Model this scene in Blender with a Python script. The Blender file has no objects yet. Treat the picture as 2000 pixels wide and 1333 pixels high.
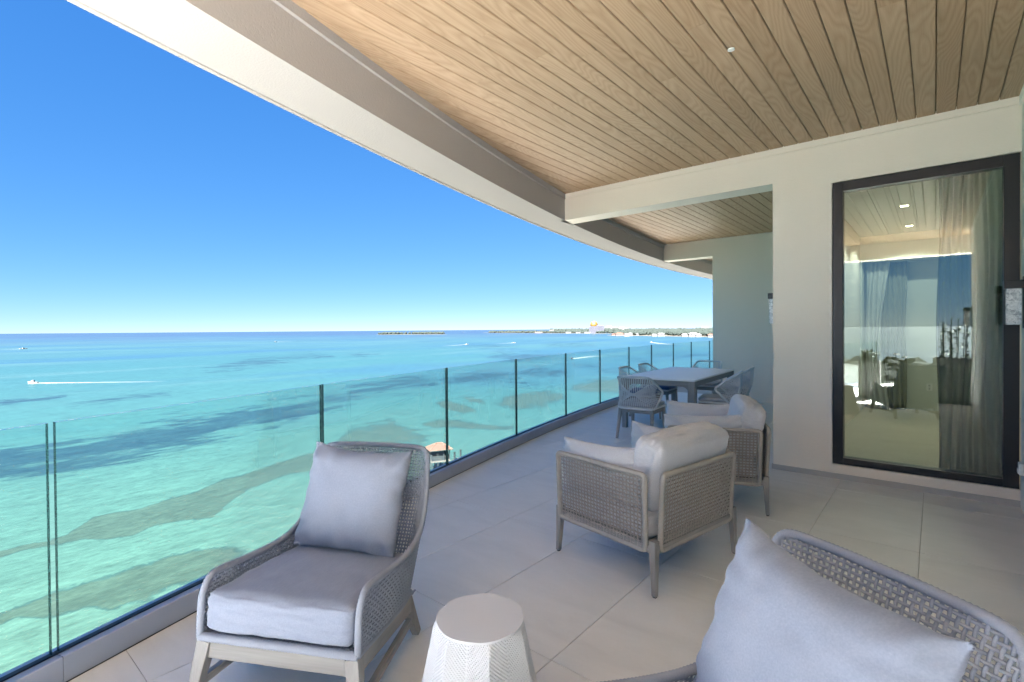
import bpy, bmesh, math, random
import numpy as np
from mathutils import Matrix, Vector, noise as mnoise
random.seed(7); RNG = np.random.default_rng(7)
SC = bpy.context.scene
COL = SC.collection
PI = math.pi

# ------------------------------------------------------------------ camera
CAM_H = 1.4526
F, YAW, PITCH, ROLL, CY = 981.25, 0.69967, 0.01023, 0.007707, 654.34      # focal in px of a 2000 px wide frame
FW = np.array([-math.sin(YAW)*math.cos(PITCH), math.cos(YAW)*math.cos(PITCH), -math.sin(PITCH)])
_r = np.array([math.cos(YAW), math.sin(YAW), 0.0]); _u = np.cross(_r, FW)
RT = math.cos(ROLL)*_r - math.sin(ROLL)*_u
UP = math.cos(ROLL)*_u + math.sin(ROLL)*_r
cd = bpy.data.cameras.new('camera'); cam = bpy.data.objects.new('camera', cd); COL.objects.link(cam)
cd.sensor_width = 36.0; cd.lens = F/2000*36.0
cd.shift_y = -(666.5-CY)/2000.0
cd.clip_start = 0.02; cd.clip_end = 200000
cam.matrix_world = Matrix(((RT[0], UP[0], -FW[0], 0), (RT[1], UP[1], -FW[1], 0), (RT[2], UP[2], -FW[2], CAM_H), (0, 0, 0, 1)))
SC.camera = cam

# ------------------------------------------------------------------ world, sun, exposure
SUN_EL, SUN_AZ = math.radians(50), math.radians(160)      # azimuth clockwise from +Y: the sun stands behind the viewer
w = bpy.data.worlds.new('World'); SC.world = w; w.use_nodes = True
nt = w.node_tree; nt.nodes.clear()
sky = nt.nodes.new('ShaderNodeTexSky'); sky.sky_type = 'NISHITA'; sky.sun_disc = False
sky.sun_elevation = SUN_EL; sky.sun_rotation = SUN_AZ
sky.altitude = 0; sky.air_density = 0.30; sky.dust_density = 0.0; sky.ozone_density = 10.0
bg = nt.nodes.new('ShaderNodeBackground'); bg.inputs['Strength'].default_value = 0.05
wo = nt.nodes.new('ShaderNodeOutputWorld')
sep = nt.nodes.new('ShaderNodeSeparateColor'); cmb = nt.nodes.new('ShaderNodeCombineColor'); nt.links.new(sky.outputs[0], sep.inputs[0])
for k, (pw, gn) in enumerate(((.92, .195), (.54, .295), (.27, .53))):          # soft shoulder, so the bright air over the sea keeps its blue
    p = nt.nodes.new('ShaderNodeMath'); p.operation = 'POWER'; p.inputs[1].default_value = pw; nt.links.new(sep.outputs[k], p.inputs[0])
    q = nt.nodes.new('ShaderNodeMath'); q.operation = 'MULTIPLY'; q.inputs[1].default_value = gn; nt.links.new(p.outputs[0], q.inputs[0]); nt.links.new(q.outputs[0], cmb.inputs[k])
nt.links.new(cmb.outputs[0], bg.inputs[0]); nt.links.new(bg.outputs[0], wo.inputs[0])
sd = bpy.data.lights.new('sun', 'SUN'); sd.energy = 5.0; sd.angle = math.radians(0.5); sd.color = (1.0, 0.99, 0.975)
so = bpy.data.objects.new('sun', sd); COL.objects.link(so)
sv = Vector((math.sin(SUN_AZ)*math.cos(SUN_EL), math.cos(SUN_AZ)*math.cos(SUN_EL), math.sin(SUN_EL)))
so.rotation_euler = sv.to_track_quat('Z', 'Y').to_euler()
so.location = sv*60
vs = SC.view_settings
SC.display_settings.display_device = 'sRGB'
vs.view_transform = 'Standard'; vs.look = 'None'; vs.exposure = 4.9; vs.gamma = 1.0; vs.use_curve_mapping = False
try:
    SC.cycles.max_bounces = 10; SC.cycles.diffuse_bounces = 6; SC.cycles.transparent_max_bounces = 24
    SC.cycles.sample_clamp_indirect = 8; SC.cycles.caustics_reflective = False; SC.cycles.caustics_refractive = False
    SC.cycles.use_denoising = True
except Exception: pass

# ------------------------------------------------------------------ pixel helpers (photograph pixels -> places in the world)
def ray(x, y): return FW + RT*(x-1000)/F - UP*(y-CY)/F
def onz(x, y, z):
    d = ray(x, y); t = (z-CAM_H)/d[2]; return np.array([0, 0, CAM_H]) + t*d
SEA = -28.0

# ------------------------------------------------------------------ helpers
def srgb(r, g, b):
    f = lambda c: (c/255/12.92 if c/255 <= .04045 else ((c/255+.055)/1.055)**2.4)
    return (f(r), f(g), f(b), 1)
class N:
    """small node builder"""
    def __init__(s, name):
        s.m = bpy.data.materials.new(name); s.m.use_nodes = True; s.t = s.m.node_tree; s.t.nodes.clear()
        s.out = s.t.nodes.new('ShaderNodeOutputMaterial')
    def n(s, typ, **kw):
        o = s.t.nodes.new('ShaderNode'+typ)
        for k, v in kw.items():
            if k.startswith('i_'):
                key = k[2:]; key = int(key) if key.isdigit() else key.replace('_', ' ')
                s.set(o.inputs[key], v)
            else: setattr(o, k, v)
        return o
    def set(s, sock, v):
        if hasattr(v, 'is_linked') or isinstance(v, bpy.types.NodeSocket): s.t.links.new(v, sock)
        else: sock.default_value = v
    def math(s, op, a, b=0.0, clamp=False):
        o = s.n('Math', operation=op, use_clamp=clamp); s.set(o.inputs[0], a); s.set(o.inputs[1], b); return o.outputs[0]
    def mix(s, fac, a, b, blend='MIX'):
        o = s.n('MixRGB', blend_type=blend); s.set(o.inputs[0], fac); s.set(o.inputs[1], a); s.set(o.inputs[2], b); return o.outputs[0]
    def ramp(s, fac, stops):
        o = s.n('ValToRGB'); s.set(o.inputs[0], fac); e = o.color_ramp.elements
        while len(e) < len(stops): e.new(0.5)
        for k, (p, c) in enumerate(stops): e[k].position = p; e[k].color = c
        return o.outputs[0]
    def coord(s, kind='Object', scale=(1, 1, 1), loc=None, rot=(0, 0, 0)):
        c = s.n('TexCoord'); mp = s.n('Mapping'); s.t.links.new(c.outputs[kind], mp.inputs[0]); mp.inputs['Scale'].default_value = scale
        mp.inputs['Rotation'].default_value = rot
        if loc is not None: s.set(mp.inputs['Location'], loc)
        return mp.outputs[0]
    def noise(s, vec, scale=5, detail=4, rough=.5, dist=0.0):
        o = s.n('TexNoise'); s.set(o.inputs['Vector'], vec); o.inputs['Scale'].default_value = scale; o.inputs['Detail'].default_value = detail
        o.inputs['Roughness'].default_value = rough; o.inputs['Distortion'].default_value = dist; return o.outputs[0]
    def bump(s, h, strength=.2, dist=.01, normal=None):
        o = s.n('Bump'); s.set(o.inputs['Height'], h); o.inputs['Strength'].default_value = strength; o.inputs['Distance'].default_value = dist
        if normal is not None: s.set(o.inputs['Normal'], normal)
        return o.outputs[0]
    def principled(s, color, rough=.6, normal=None, spec=.4, **kw):
        b = s.n('BsdfPrincipled'); s.set(b.inputs['Base Color'], color); s.set(b.inputs['Roughness'], rough)
        b.inputs['Specular IOR Level'].default_value = spec
        if normal is not None: s.set(b.inputs['Normal'], normal)
        for k, v in kw.items(): s.set(b.inputs[k.replace('_', ' ')], v)
        s.t.links.new(b.outputs[0], s.out.inputs[0]); return b
    def surf(s, sh): s.t.links.new(sh, s.out.inputs[0])

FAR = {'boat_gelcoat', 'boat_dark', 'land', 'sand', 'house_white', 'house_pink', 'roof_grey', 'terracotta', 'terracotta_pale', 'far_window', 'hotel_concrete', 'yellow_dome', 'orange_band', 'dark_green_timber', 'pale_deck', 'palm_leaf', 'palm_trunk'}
def mat_plaster(name, col, scale=60, strength=.25):
    b = N(name); v = b.coord('Object'); n1 = b.noise(v, scale, 5, .6); n2 = b.noise(v, 1.3, 4, .55)
    c = b.mix(b.math('MULTIPLY', n2, .5), col, tuple(x*.9 for x in col[:3])+(1,))
    b.principled(c, .88, b.bump(n1, strength, .004), .2); return b.m
def mat_plain(name, col, rough=.5, metal=0.0, spec=.4, var=.06, scale=8):
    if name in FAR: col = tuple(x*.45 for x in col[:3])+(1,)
    b = N(name); v = b.coord('Object'); n = b.noise(v, scale, 4)
    c = b.mix(n, tuple(x*(1-var) for x in col[:3])+(1,), tuple(min(1, x*(1+var)) for x in col[:3])+(1,))
    b.principled(c, rough, None, spec, Metallic=metal); return b.m
def mat_wood(name, dark, light, axis=1, scale=1.0, ring=7.0, contrast=1.0, rough=.5):
    b = N(name); oi = b.n('ObjectInfo'); rnd = oi.outputs['Random']
    off = b.n('CombineXYZ'); b.set(off.inputs[0], b.math('MULTIPLY', rnd, 37.0)); b.set(off.inputs[1], b.math('MULTIPLY', rnd, 91.0)); b.set(off.inputs[2], b.math('MULTIPLY', rnd, 17.0))
    sc = [1.0*scale]*3; sc[axis] = .14*scale
    v = b.coord('Object', tuple(sc), off.outputs[0])
    d = b.noise(v, 3.2, 2, .45)
    h = b.math('FRACT', b.math('MULTIPLY', d, ring))
    rings = b.math('ABSOLUTE', b.math('SUBTRACT', h, .5))           # 0 .. .5 closed contour lines: the cathedral figure
    sc2 = [1.0]*3; sc2[axis] = .03
    fine = b.noise(b.coord('Object', tuple(sc2), off.outputs[0]), 190, 3, .6)
    broad = b.noise(v, .9, 2)
    f = b.math('ADD', b.math('MULTIPLY', b.math('POWER', b.math('MULTIPLY', rings, 2.0), .7), .30*contrast), b.math('MULTIPLY', fine, .42))
    f = b.math('ADD', f, b.math('MULTIPLY', b.math('SUBTRACT', rnd, .5), .22))
    f = b.math('ADD', f, b.math('MULTIPLY', b.math('SUBTRACT', broad, .5), .35), True)
    c = b.mix(f, dark, light)
    b.principled(c, rough, b.bump(fine, .06, .002), .3); return b.m
def mat_fabric(name, col, scale=230):
    b = N(name); v = b.coord('Object'); n = b.noise(v, scale, 2, .6); n2 = b.noise(v, 3, 3); vx = b.coord('Object', (1, .1, 1)); n3 = b.noise(vx, 190, 2)
    f = b.math('ADD', b.math('MULTIPLY', n, .5), b.math('MULTIPLY', n3, .5))
    c = b.mix(f, tuple(x*.68 for x in col[:3])+(1,), tuple(min(1, x*1.28) for x in col[:3])+(1,))
    c = b.mix(b.math('MULTIPLY', n2, .25), c, tuple(x*.88 for x in col[:3])+(1,))
    b.principled(c, .92, b.bump(f, .15, .001), .15, Sheen_Weight=.15); return b.m
def mat_rope(name, col):
    b = N(name); v = b.coord('Object'); n = b.noise(v, 260, 3, .6); n2 = b.noise(v, 14, 2)
    f = b.math('ADD', b.math('MULTIPLY', n, .65), b.math('MULTIPLY', n2, .35))
    c = b.mix(f, tuple(x*.72 for x in col[:3])+(1,), tuple(min(1, x*1.22) for x in col[:3])+(1,))
    b.principled(c, .85, b.bump(n, .4, .002), .15); return b.m

M = {}
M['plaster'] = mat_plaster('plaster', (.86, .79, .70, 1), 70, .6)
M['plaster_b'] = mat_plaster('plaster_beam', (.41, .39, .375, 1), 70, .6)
M['plaster_r'] = mat_plaster('plaster_right', (.80, .775, .72, 1))
M['ceil_wood'] = mat_wood('ceiling_oak', (.30, .19, .108, 1), (.56, .415, .28, 1), 1, 1.0, 32.0)
M['teak'] = mat_wood('grey_teak', (.205, .20, .195, 1), (.43, .425, .42, 1), 2, 2.2, 6.0, .7, .65)
M['teak_x'] = mat_wood('grey_teak_x', (.205, .20, .195, 1), (.43, .425, .42, 1), 0, 2.2, 6.0, .7, .65)
M['teak_y'] = mat_wood('grey_teak_y', (.205, .20, .195, 1), (.43, .425, .42, 1), 1, 2.2, 6.0, .7, .65)
M['rope_grey'] = mat_rope('rope_grey', (.28, .31, .38, 1))
M['rope_taupe'] = mat_rope('rope_taupe', (.39, .37, .345, 1))
M['rope_dining'] = mat_rope('rope_dining', (.66, .68, .71, 1))
M['cush_grey'] = mat_fabric('cushion_grey', (.245, .28, .365, 1))
M['cush_white'] = mat_fabric('cushion_offwhite', (.52, .535, .58, 1))
M['cush_navy'] = mat_fabric('cushion_navy', (.07, .12, .27, 1))
M['cush_dgrey'] = mat_fabric('cushion_dining_grey', (.48, .48, .52, 1))
M['white_cer'] = mat_plain('white_ceramic', (.53, .55, .59, 1), .55, 0, .4, .03, 3)
M['alu'] = mat_plain('grey_aluminium', (.36, .41, .51, 1), .42, .35, .5, .05, 4)
M['gasket'] = mat_plain('black_gasket', (.012, .014, .018, 1), .5)
M['black'] = mat_plain('black_metal', (.012, .012, .015, 1), .38, 0, .5)
M['tabletop'] = mat_plain('pale_tabletop', (.86, .85, .85, 1), .38, 0, .4, .04, 5)
M['slab'] = mat_plain('grout', (.42, .40, .37, 1), .9)
M['plate_white'] = mat_plain('white_plate', (.8, .8, .78, 1), .4)
M['skirt'] = mat_plain('skirting_stone', (.45, .44, .43, 1), .7)
M['floor_pad'] = mat_plain('foot_pad', (.03, .03, .03, 1), .6)

def tile_mat():
    b = N('limestone_tile'); oi = b.n('ObjectInfo'); off = b.n('CombineXYZ')
    b.set(off.inputs[0], b.math('MULTIPLY', oi.outputs['Random'], 31.0)); b.set(off.inputs[1], b.math('MULTIPLY', oi.outputs['Random'], 57.0))
    v = b.coord('Object', (1, 1, 1), off.outputs[0]); v2 = b.coord('Object', (.55, 1.7, 1), off.outputs[0], (0, 0, .5))
    n = b.noise(v2, 3.0, 6, .62, .6); n2 = b.noise(v, 60, 4, .65); n3 = b.noise(v, 420, 2)
    c = b.ramp(n, [(.30, (.60, .605, .60, 1)), (.52, (.67, .675, .67, 1)), (.72, (.72, .725, .725, 1))])
    c = b.mix(b.math('MULTIPLY', n2, .35), c, (.55, .535, .50, 1))
    c = b.mix(b.math('MULTIPLY', oi.outputs['Random'], .18), c, (.62, .59, .54, 1))
    sp = b.ramp(n3, [(.66, (0, 0, 0, 1)), (.75, (1, 1, 1, 1))])
    c = b.mix(b.math('MULTIPLY', sp, .25), c, (.30, .27, .23, 1))
    b.principled(c, b.math('ADD', .36, b.math('MULTIPLY', n, .25)), b.bump(n2, .05, .002), .42); return b.m
M['tile'] = tile_mat()

def glass_mat(name, tint, base, boost):
    b = N(name); tr = b.n('BsdfTransparent'); tr.inputs[0].default_value = tint
    gl = b.n('BsdfGlossy'); gl.inputs['Roughness'].default_value = 0.0; gl.inputs[0].default_value = (1, 1, 1, 1)
    fr = b.n('Fresnel'); fr.inputs[0].default_value = 1.5
    f = b.math('ADD', base, b.math('MULTIPLY', fr.outputs[0], boost), True)
    mx = b.n('MixShader'); b.set(mx.inputs[0], f); b.t.links.new(tr.outputs[0], mx.inputs[1]); b.t.links.new(gl.outputs[0], mx.inputs[2])
    b.surf(mx.outputs[0]); return b.m
M['rail_glass'] = glass_mat('railing_glass', (.93, .978, .966, 1), 0.0, .25)
M['win_glass'] = glass_mat('window_glass', (.76, .86, .79, 1), .055, 1.2)
M['glass_edge'] = mat_plain('glass_edge_green', (.010, .042, .043, 1), .15, 0, .6)
M['glass_top'] = mat_plain('glass_edge_pale', (.85, .90, .90, 1), .15, 0, .7)

def mesh_obj(name, V, Fc, mat, parent=None, smooth=False, mats=None, midx=None):
    me = bpy.data.meshes.new(name); me.from_pydata([tuple(map(float, v)) for v in V], [], [tuple(f) for f in Fc])
    for m_ in (mats or [mat]): me.materials.append(m_)
    if midx is not None: me.polygons.foreach_set('material_index', midx)
    if smooth: me.polygons.foreach_set('use_smooth', [True]*len(me.polygons))
    me.update(); o = bpy.data.objects.new(name, me); COL.objects.link(o)
    if parent is not None: o.parent = parent
    return o
class MB:
    def __init__(s): s.V = []; s.F = []
    def add(s, V, Fc):
        k = len(s.V); s.V += [tuple(v) for v in V]; s.F += [tuple(i+k for i in f) for f in Fc]; return s
    def box(s, x0, x1, y0, y1, z0, z1):
        V = [(x0, y0, z0), (x1, y0, z0), (x1, y1, z0), (x0, y1, z0), (x0, y0, z1), (x1, y0, z1), (x1, y1, z1), (x0, y1, z1)]
        return s.add(V, [(3, 2, 1, 0), (4, 5, 6, 7), (0, 1, 5, 4), (1, 2, 6, 5), (2, 3, 7, 6), (3, 0, 4, 7)])
    def hexa(s, P8):
        return s.add(P8, [(3, 2, 1, 0), (4, 5, 6, 7), (0, 1, 5, 4), (1, 2, 6, 5), (2, 3, 7, 6), (3, 0, 4, 7)])
    def bar(s, a, b, wa, da, wb=None, db=None, side=(1, 0, 0)):
        a = Vector(a); b = Vector(b); t = (b-a).normalized(); sd = Vector(side); sd = (sd - t*sd.dot(t)).normalized(); up = t.cross(sd)
        wb = wa if wb is None else wb; db = da if db is None else db
        P = []
        for c, ww, dd in ((a, wa, da), (b, wb, db)):
            P += [c-sd*ww/2-up*dd/2, c+sd*ww/2-up*dd/2, c+sd*ww/2+up*dd/2, c-sd*ww/2+up*dd/2]
        return s.hexa(P)
    def prism(s, poly, z0, z1):
        n = len(poly); V = [(x, y, z0) for x, y in poly]+[(x, y, z1) for x, y in poly]
        Fc = [tuple(range(n-1, -1, -1)), tuple(range(n, 2*n))]+[(i, (i+1) % n, n+(i+1) % n, n+i) for i in range(n)]
        return s.add(V, Fc)
    def build(s, name, mat, parent=None, bevel=0, smooth=False, seg=2):
        o = mesh_obj(name, s.V, s.F, mat, parent, smooth)
        if bevel:
            bm = bmesh.new(); bm.from_mesh(o.data); bmesh.ops.recalc_face_normals(bm, faces=bm.faces)
            bmesh.ops.bevel(bm, geom=bm.edges[:], offset=bevel, segments=seg, affect='EDGES', profile=.5, clamp_overlap=True)
            bm.to_mesh(o.data); bm.free()
        return o
def tubes(polys, r, sides=5, closed=False, mb=None):
    """round strands along many polylines"""
    mb = mb or MB()
    for P in polys:
        P = np.asarray(P, float); n = len(P)
        if n < 2: continue
        T = (np.roll(P, -1, 0)-np.roll(P, 1, 0)) if closed else np.gradient(P, axis=0)
        T /= np.linalg.norm(T, axis=1)[:, None]+1e-12
        a = np.cross(T[0], np.eye(3)[np.argmin(np.abs(T[0]))]); A = np.empty_like(T)
        for i in range(n):
            a = a-T[i]*(a@T[i]); a = a/(math.sqrt(a@a)+1e-12); A[i] = a
        B = np.cross(T, A)
        rr = r if np.isscalar(r) else None
        an = np.arange(sides)*2*PI/sides
        R = np.full(n, r) if np.isscalar(r) else np.asarray(r(n))
        V = P[:, None, :]+R[:, None, None]*(np.cos(an)[None, :, None]*A[:, None, :]+np.sin(an)[None, :, None]*B[:, None, :])
        k = len(mb.V); mb.V += [tuple(v) for v in V.reshape(-1, 3).tolist()]
        m = n if closed else n-1
        for i in range(m):
            j = (i+1) % n
            for s_ in range(sides):
                q = (s_+1) % sides
                mb.F.append((k+i*sides+s_, k+i*sides+q, k+j*sides+q, k+j*sides+s_))
        if not closed:
            mb.F.append(tuple(k+s_ for s_ in range(sides-1, -1, -1))); mb.F.append(tuple(k+(n-1)*sides+s_ for s_ in range(sides)))
    return mb
def catmull(C, n, closed=False):
    C = np.asarray(C, float); m = len(C); segs = m if closed else m-1; out = []
    for k in range(segs):
        g = lambda i: C[i % m] if closed else C[min(max(i, 0), m-1)]
        p0, p1, p2, p3 = g(k-1), g(k), g(k+1), g(k+2)
        for t in np.linspace(0, 1, n, endpoint=False):
            out.append(.5*((2*p1)+(-p0+p2)*t+(2*p0-5*p1+4*p2-p3)*t*t+(-p0+3*p1-3*p2+p3)*t**3))
    if not closed: out.append(C[-1])
    return np.array(out)
def resample(P, step, closed=False):
    P = np.asarray(P, float)
    if closed: P = np.vstack([P, P[:1]])
    d = np.r_[0, np.cumsum(np.linalg.norm(np.diff(P, axis=0), axis=1))]; n = max(2, int(round(d[-1]/step)))
    if closed and n % 2: n += 1
    s = np.linspace(0, d[-1], n+1)
    Q = np.c_[[np.interp(s, d, P[:, k]) for k in range(3)]].T
    return Q[:-1] if closed else Q
def wrapped(path, r, pitch=.012, closed=False, sides=8, mb=None):
    """tube wound with cord: rings swell and pinch"""
    Q = resample(path, pitch/2, closed)
    return tubes([Q], lambda n: np.where(np.arange(n) % 2 == 0, r, r*.87), sides, closed, mb)
def weave(B, T, pitch, amp, rad, sides=4):
    """basket weave on the ruled sheet between base points B and top points T (same count)"""
    B = np.asarray(B); T = np.asarray(T); n = len(B); D = T-B; L = np.linalg.norm(D, axis=1); Dn = D/L[:, None]
    tan = np.gradient(B, axis=0)+np.gradient(T, axis=0); Nn = np.cross(tan, Dn); Nn /= np.linalg.norm(Nn, axis=1)[:, None]+1e-9
    cols = []
    for i in range(n):
        K = int(L[i]/pitch)
        P = [B[i]]+[B[i]+Dn[i]*pitch*k+Nn[i]*amp*(1 if (i+k) % 2 else -1) for k in range(1, K+1) if k*pitch < L[i]-.004]+[T[i]]
        cols.append(P)
    rows = []; Kmax = int(L.max()/pitch)
    for k in range(1, Kmax+1):
        run = []
        for i in range(n):
            if k*pitch < L[i]-.004: run.append(B[i]+Dn[i]*pitch*k-Nn[i]*amp*(1 if (i+k) % 2 else -1))
            else:
                if len(run) > 1: rows.append(run)
                run = []
        if len(run) > 1: rows.append(run)
    mb = tubes(cols, rad, sides); return tubes(rows, rad, sides, mb=mb)
def empty(name, loc=(0, 0, 0), rz=0.0, label=None, cat=None, group=None):
    o = bpy.data.objects.new(name, None); COL.objects.link(o); o.location = loc; o.rotation_euler = (0, 0, rz); o.empty_display_size = .1
    if label: tag(o, label, cat, group)
    return o
def tag(o, label, cat, group=None):
    o['label'] = label; o['category'] = cat
    if group: o['group'] = group
    return o
def struct(o): o['kind'] = 'structure'; return o
def stuff(o): o['kind'] = 'stuff'; return o
def copy_tree(o, parent=None):
    c = o.copy(); COL.objects.link(c)
    if parent is not None: c.parent = parent
    for ch in list(o.children): copy_tree(ch, c)
    return c

# ================================================================== THE BALCONY
CX, CYC = 39.42, 14.40                       # centre of the curved facade
R_IN, R_OUT, R_GL, R_CH = 44.12, 44.61, 44.505, 44.45
def arc_x(y, R): return CX-math.sqrt(max(R*R-(y-CYC)**2, 0))
def arc_pt(a, R): return (CX-R*math.cos(a), CYC+R*math.sin(a))
def arc_a(y, R): return math.asin((y-CYC)/R)
Y_W, Y_W2 = 5.681, 10.545                    # window wall, far wall
Z_C, Z_B = 3.276, 2.927                      # ceiling boards, underside of beams
X_R, X_L = 0.525, -1.274                     # right wall face, left end of window wall
A0, A1 = arc_a(-8.5, 44.5), arc_a(21.0, 44.5); AR = arc_a(-2.45, 44.4)      # AR: roof cut short behind the viewer, letting unseen sunlit floor bounce light in

# ---- floor slab and tiles
def arc_poly(R, y0, y1, xr, n=60):
    ys = np.linspace(y0, y1, n); return [(xr, y0), (xr, y1)]+[(arc_x(y, R), y) for y in ys[::-1]]
floor = struct(MB().prism(arc_poly(R_OUT+.02, -8.5, 21, 9.0), -.35, -.0045).build('floor', M['slab']))
TW, TH_ = .6075, 1.178
tx0, ty0 = -.068*1.076, 1.655*1.076
def clip_disc(poly, R):
    for k in range(48):
        a = A0+(A1-A0)*(k+.5)/48; h = (A1-A0)/48/2; Rr = R*math.cos(h)
        nx, ny = -math.cos(a), math.sin(a)
        out = []
        for i in range(len(poly)):
            p, q = poly[i], poly[(i+1) % len(poly)]
            dp = (p[0]-CX)*nx+(p[1]-CYC)*ny-Rr; dq = (q[0]-CX)*nx+(q[1]-CYC)*ny-Rr
            if dp <= 0: out.append(p)
            if (dp < 0 < dq) or (dq < 0 < dp):
                t = dp/(dp-dq); out.append((p[0]+(q[0]-p[0])*t, p[1]+(q[1]-p[1])*t))
        poly = out
        if len(poly) < 3: return []
    return poly
tile_full = None
G = .0016
for i in range(-9, 8):
    for j in range(-8, 8):
        x0, x1, y0, y1 = tx0+i*TW+G, tx0+(i+1)*TW-G, ty0+j*TH_+G, ty0+(j+1)*TH_-G
        if y0 > 10.6 or (x0 > X_R and y0 > -1.8): continue
        if y0 > Y_W and x0 > X_L: continue
        if x1 > X_L+.05 and y1 > Y_W: y1 = Y_W+.02
        cx, cy = (x0+x1)/2, (y0+y1)/2
        poly = clip_disc([(x0, y0), (x1, y0), (x1, y1), (x0, y1)], R_CH+.03)
        if len(poly) < 3: continue
        full = y1-y0 > TH_-.01 and len(poly) == 4 and abs(poly[0][0]-x0) < 1e-6 and abs(poly[2][0]-x1) < 1e-6
        if full and tile_full: o = bpy.data.objects.new('tile', tile_full); COL.objects.link(o)
        else:
            o = MB().prism([(p[0]-cx, p[1]-cy) for p in poly], -.012, 0).build('tile', M['tile'], None, .0012 if full else 0, seg=1)
            if full: tile_full = o.data
        o.location = (cx, cy, 0); o.parent = floor

# ---- walls
def prism_xz(mb, rects, y0, y1):
    for (x0, x1, z0, z1) in rects: mb.box(x0, x1, y0, y1, z0, z1)
    return mb
WX0, WX1, WZ0, WZ1 = -.757, X_R, .137, 2.838          # window opening
wl = MB(); prism_xz(wl, [(X_L, WX0, -.01, 3.6), (WX0+.0, X_R+.3, WZ1, 3.6), (WX0, X_R+.3, -.01, WZ0)], Y_W, Y_W+.29)
wl.box(X_L, X_L+.28, Y_W+.29, Y_W2, -.01, 3.6)
wo_ = wl.build('wall', M['plaster']); tag(wo_, 'cream plaster wall holding the tall black framed window', 'wall')
wf = MB().box(-3.49, X_L+.27, Y_W2, Y_W2+.3, -.01, 3.6); wf.box(-3.49, -3.2, Y_W2+.3, 21, -.01, 3.6)
tag(wf.build('wall', M['plaster'], None, .006), 'cream plaster wall behind the dining table', 'wall')
wr = MB().box(X_R, X_R+.3, -1.35, Y_W-.002, -.01, 3.6)
tag(wr.build('wall', M['plaster_r'], None, .012, seg=3), 'pale plaster wall along the right edge, carrying a sconce', 'wall')
wp = MB().box(X_R+.3, 9, -1.34, -1.06, -.01, 3.6)
tag(wp.build('wall', M['plaster_r']), 'pale plaster return wall behind the viewer seen in the window reflection', 'wall')
sk = MB().box(X_L-.012, X_R, Y_W-.012, Y_W-.0005, 0, .05); sk.box(X_L-.012, X_L-.0005, Y_W-.0005, Y_W2, 0, .05)
sk.build('skirting', M['skirt'], wo_)

# ---- beams
def sweep_arc(profile, a0, a1, n):
    mb = MB(); m = len(profile); V = []; Fc = []
    for k in range(n+1):
        a = a0+(a1-a0)*k/n
        for (r, z) in profile: x, y = arc_pt(a, r); V.append((x, y, z))
    for k in range(n):
        for j in range(m):
            q = (j+1) % m; Fc.append((k*m+j, k*m+q, (k+1)*m+q, (k+1)*m+j))
    Fc.append(tuple(range(m-1, -1, -1))); Fc.append(tuple(n*m+j for j in range(m)))
    return mb.add(V, Fc)
prof = [(R_IN, Z_B), (R_OUT-.055, Z_B), (R_OUT-.052, Z_B+.010), (R_OUT-.040, Z_B+.010), (R_OUT-.037, Z_B), (R_OUT-.006, Z_B), (R_OUT, Z_B+.006), (R_OUT, 3.7), (R_IN, 3.7)]
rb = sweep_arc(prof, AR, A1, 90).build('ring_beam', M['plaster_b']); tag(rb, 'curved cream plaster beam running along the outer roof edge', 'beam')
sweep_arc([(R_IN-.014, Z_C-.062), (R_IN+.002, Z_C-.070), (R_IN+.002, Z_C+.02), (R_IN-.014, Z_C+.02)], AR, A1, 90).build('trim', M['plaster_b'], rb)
def cross_beam(y0, y1, xr, label, front=True):
    xl = arc_x((y0+y1)/2, R_IN)-.05
    o = MB().box(xl, xr, y0, y1, Z_B, 3.62).build('cross_beam', M['plaster']); tag(o, label, 'beam')
    MB().box(arc_x(y0, R_IN)-.01, X_R if abs(y0-Y_W) < .1 else xr, y0-.012, y0+.001, Z_C-.062, Z_C+.02).build('trim', M['plaster'], o)
    return o
cross_beam(Y_W-.0015, Y_W+.285, X_L+.05, 'cream plaster cross beam level with the window wall')
cross_beam(Y_W2-.0015, Y_W2+.30, -3.3, 'cream plaster cross beam above the wall behind the dining table')
cross_beam(-2.45, -2.15, 9.0, 'cream plaster cross beam behind the viewer seen in the window reflection')
rt = MB().box(X_R-.014, X_R-.0005, -1.3, Y_W-.013, Z_C-.075, Z_C+.02); o = rt.build('trim', M['plaster_r']); tag(o, 'plaster trim strip at the top of the right wall', 'trim')

# ---- ceiling: one board at a time
ceil = struct(MB().prism(arc_poly(R_IN+.2, -2.3, 20.5, 9.0), Z_C+.03, Z_C+.3).build('ceiling', mat_plain('ceiling_backing', (.10, .065, .04, 1), .9)))
PW = .1307
def plank(x0, x1, y0, y1):
    b = .005; z = Z_C; t = .02
    # board with chamfered long edges
    V = []
    for y in (y0, y1): V += [(x0+b, y, z), (x1-b, y, z), (x1, y, z+b*1.3), (x1, y, z+t), (x0, y, z+t), (x0, y, z+b*1.3)]
    Fc = [(0, 1, 2, 3, 4, 5)[::-1], (6, 7, 8, 9, 10, 11)]+[(i, (i+1) % 6, 6+(i+1) % 6, 6+i) for i in range(6)]
    Fc = [tuple(f) for f in Fc]
    cx, cy = (x0+x1)/2, (y0+y1)/2
    mb = MB().add([(v[0]-cx, v[1]-cy, v[2]-z) for v in V], Fc)
    o = mb.build('plank', M['ceil_wood'], ceil); o.location = (cx, cy, z); return o
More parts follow.
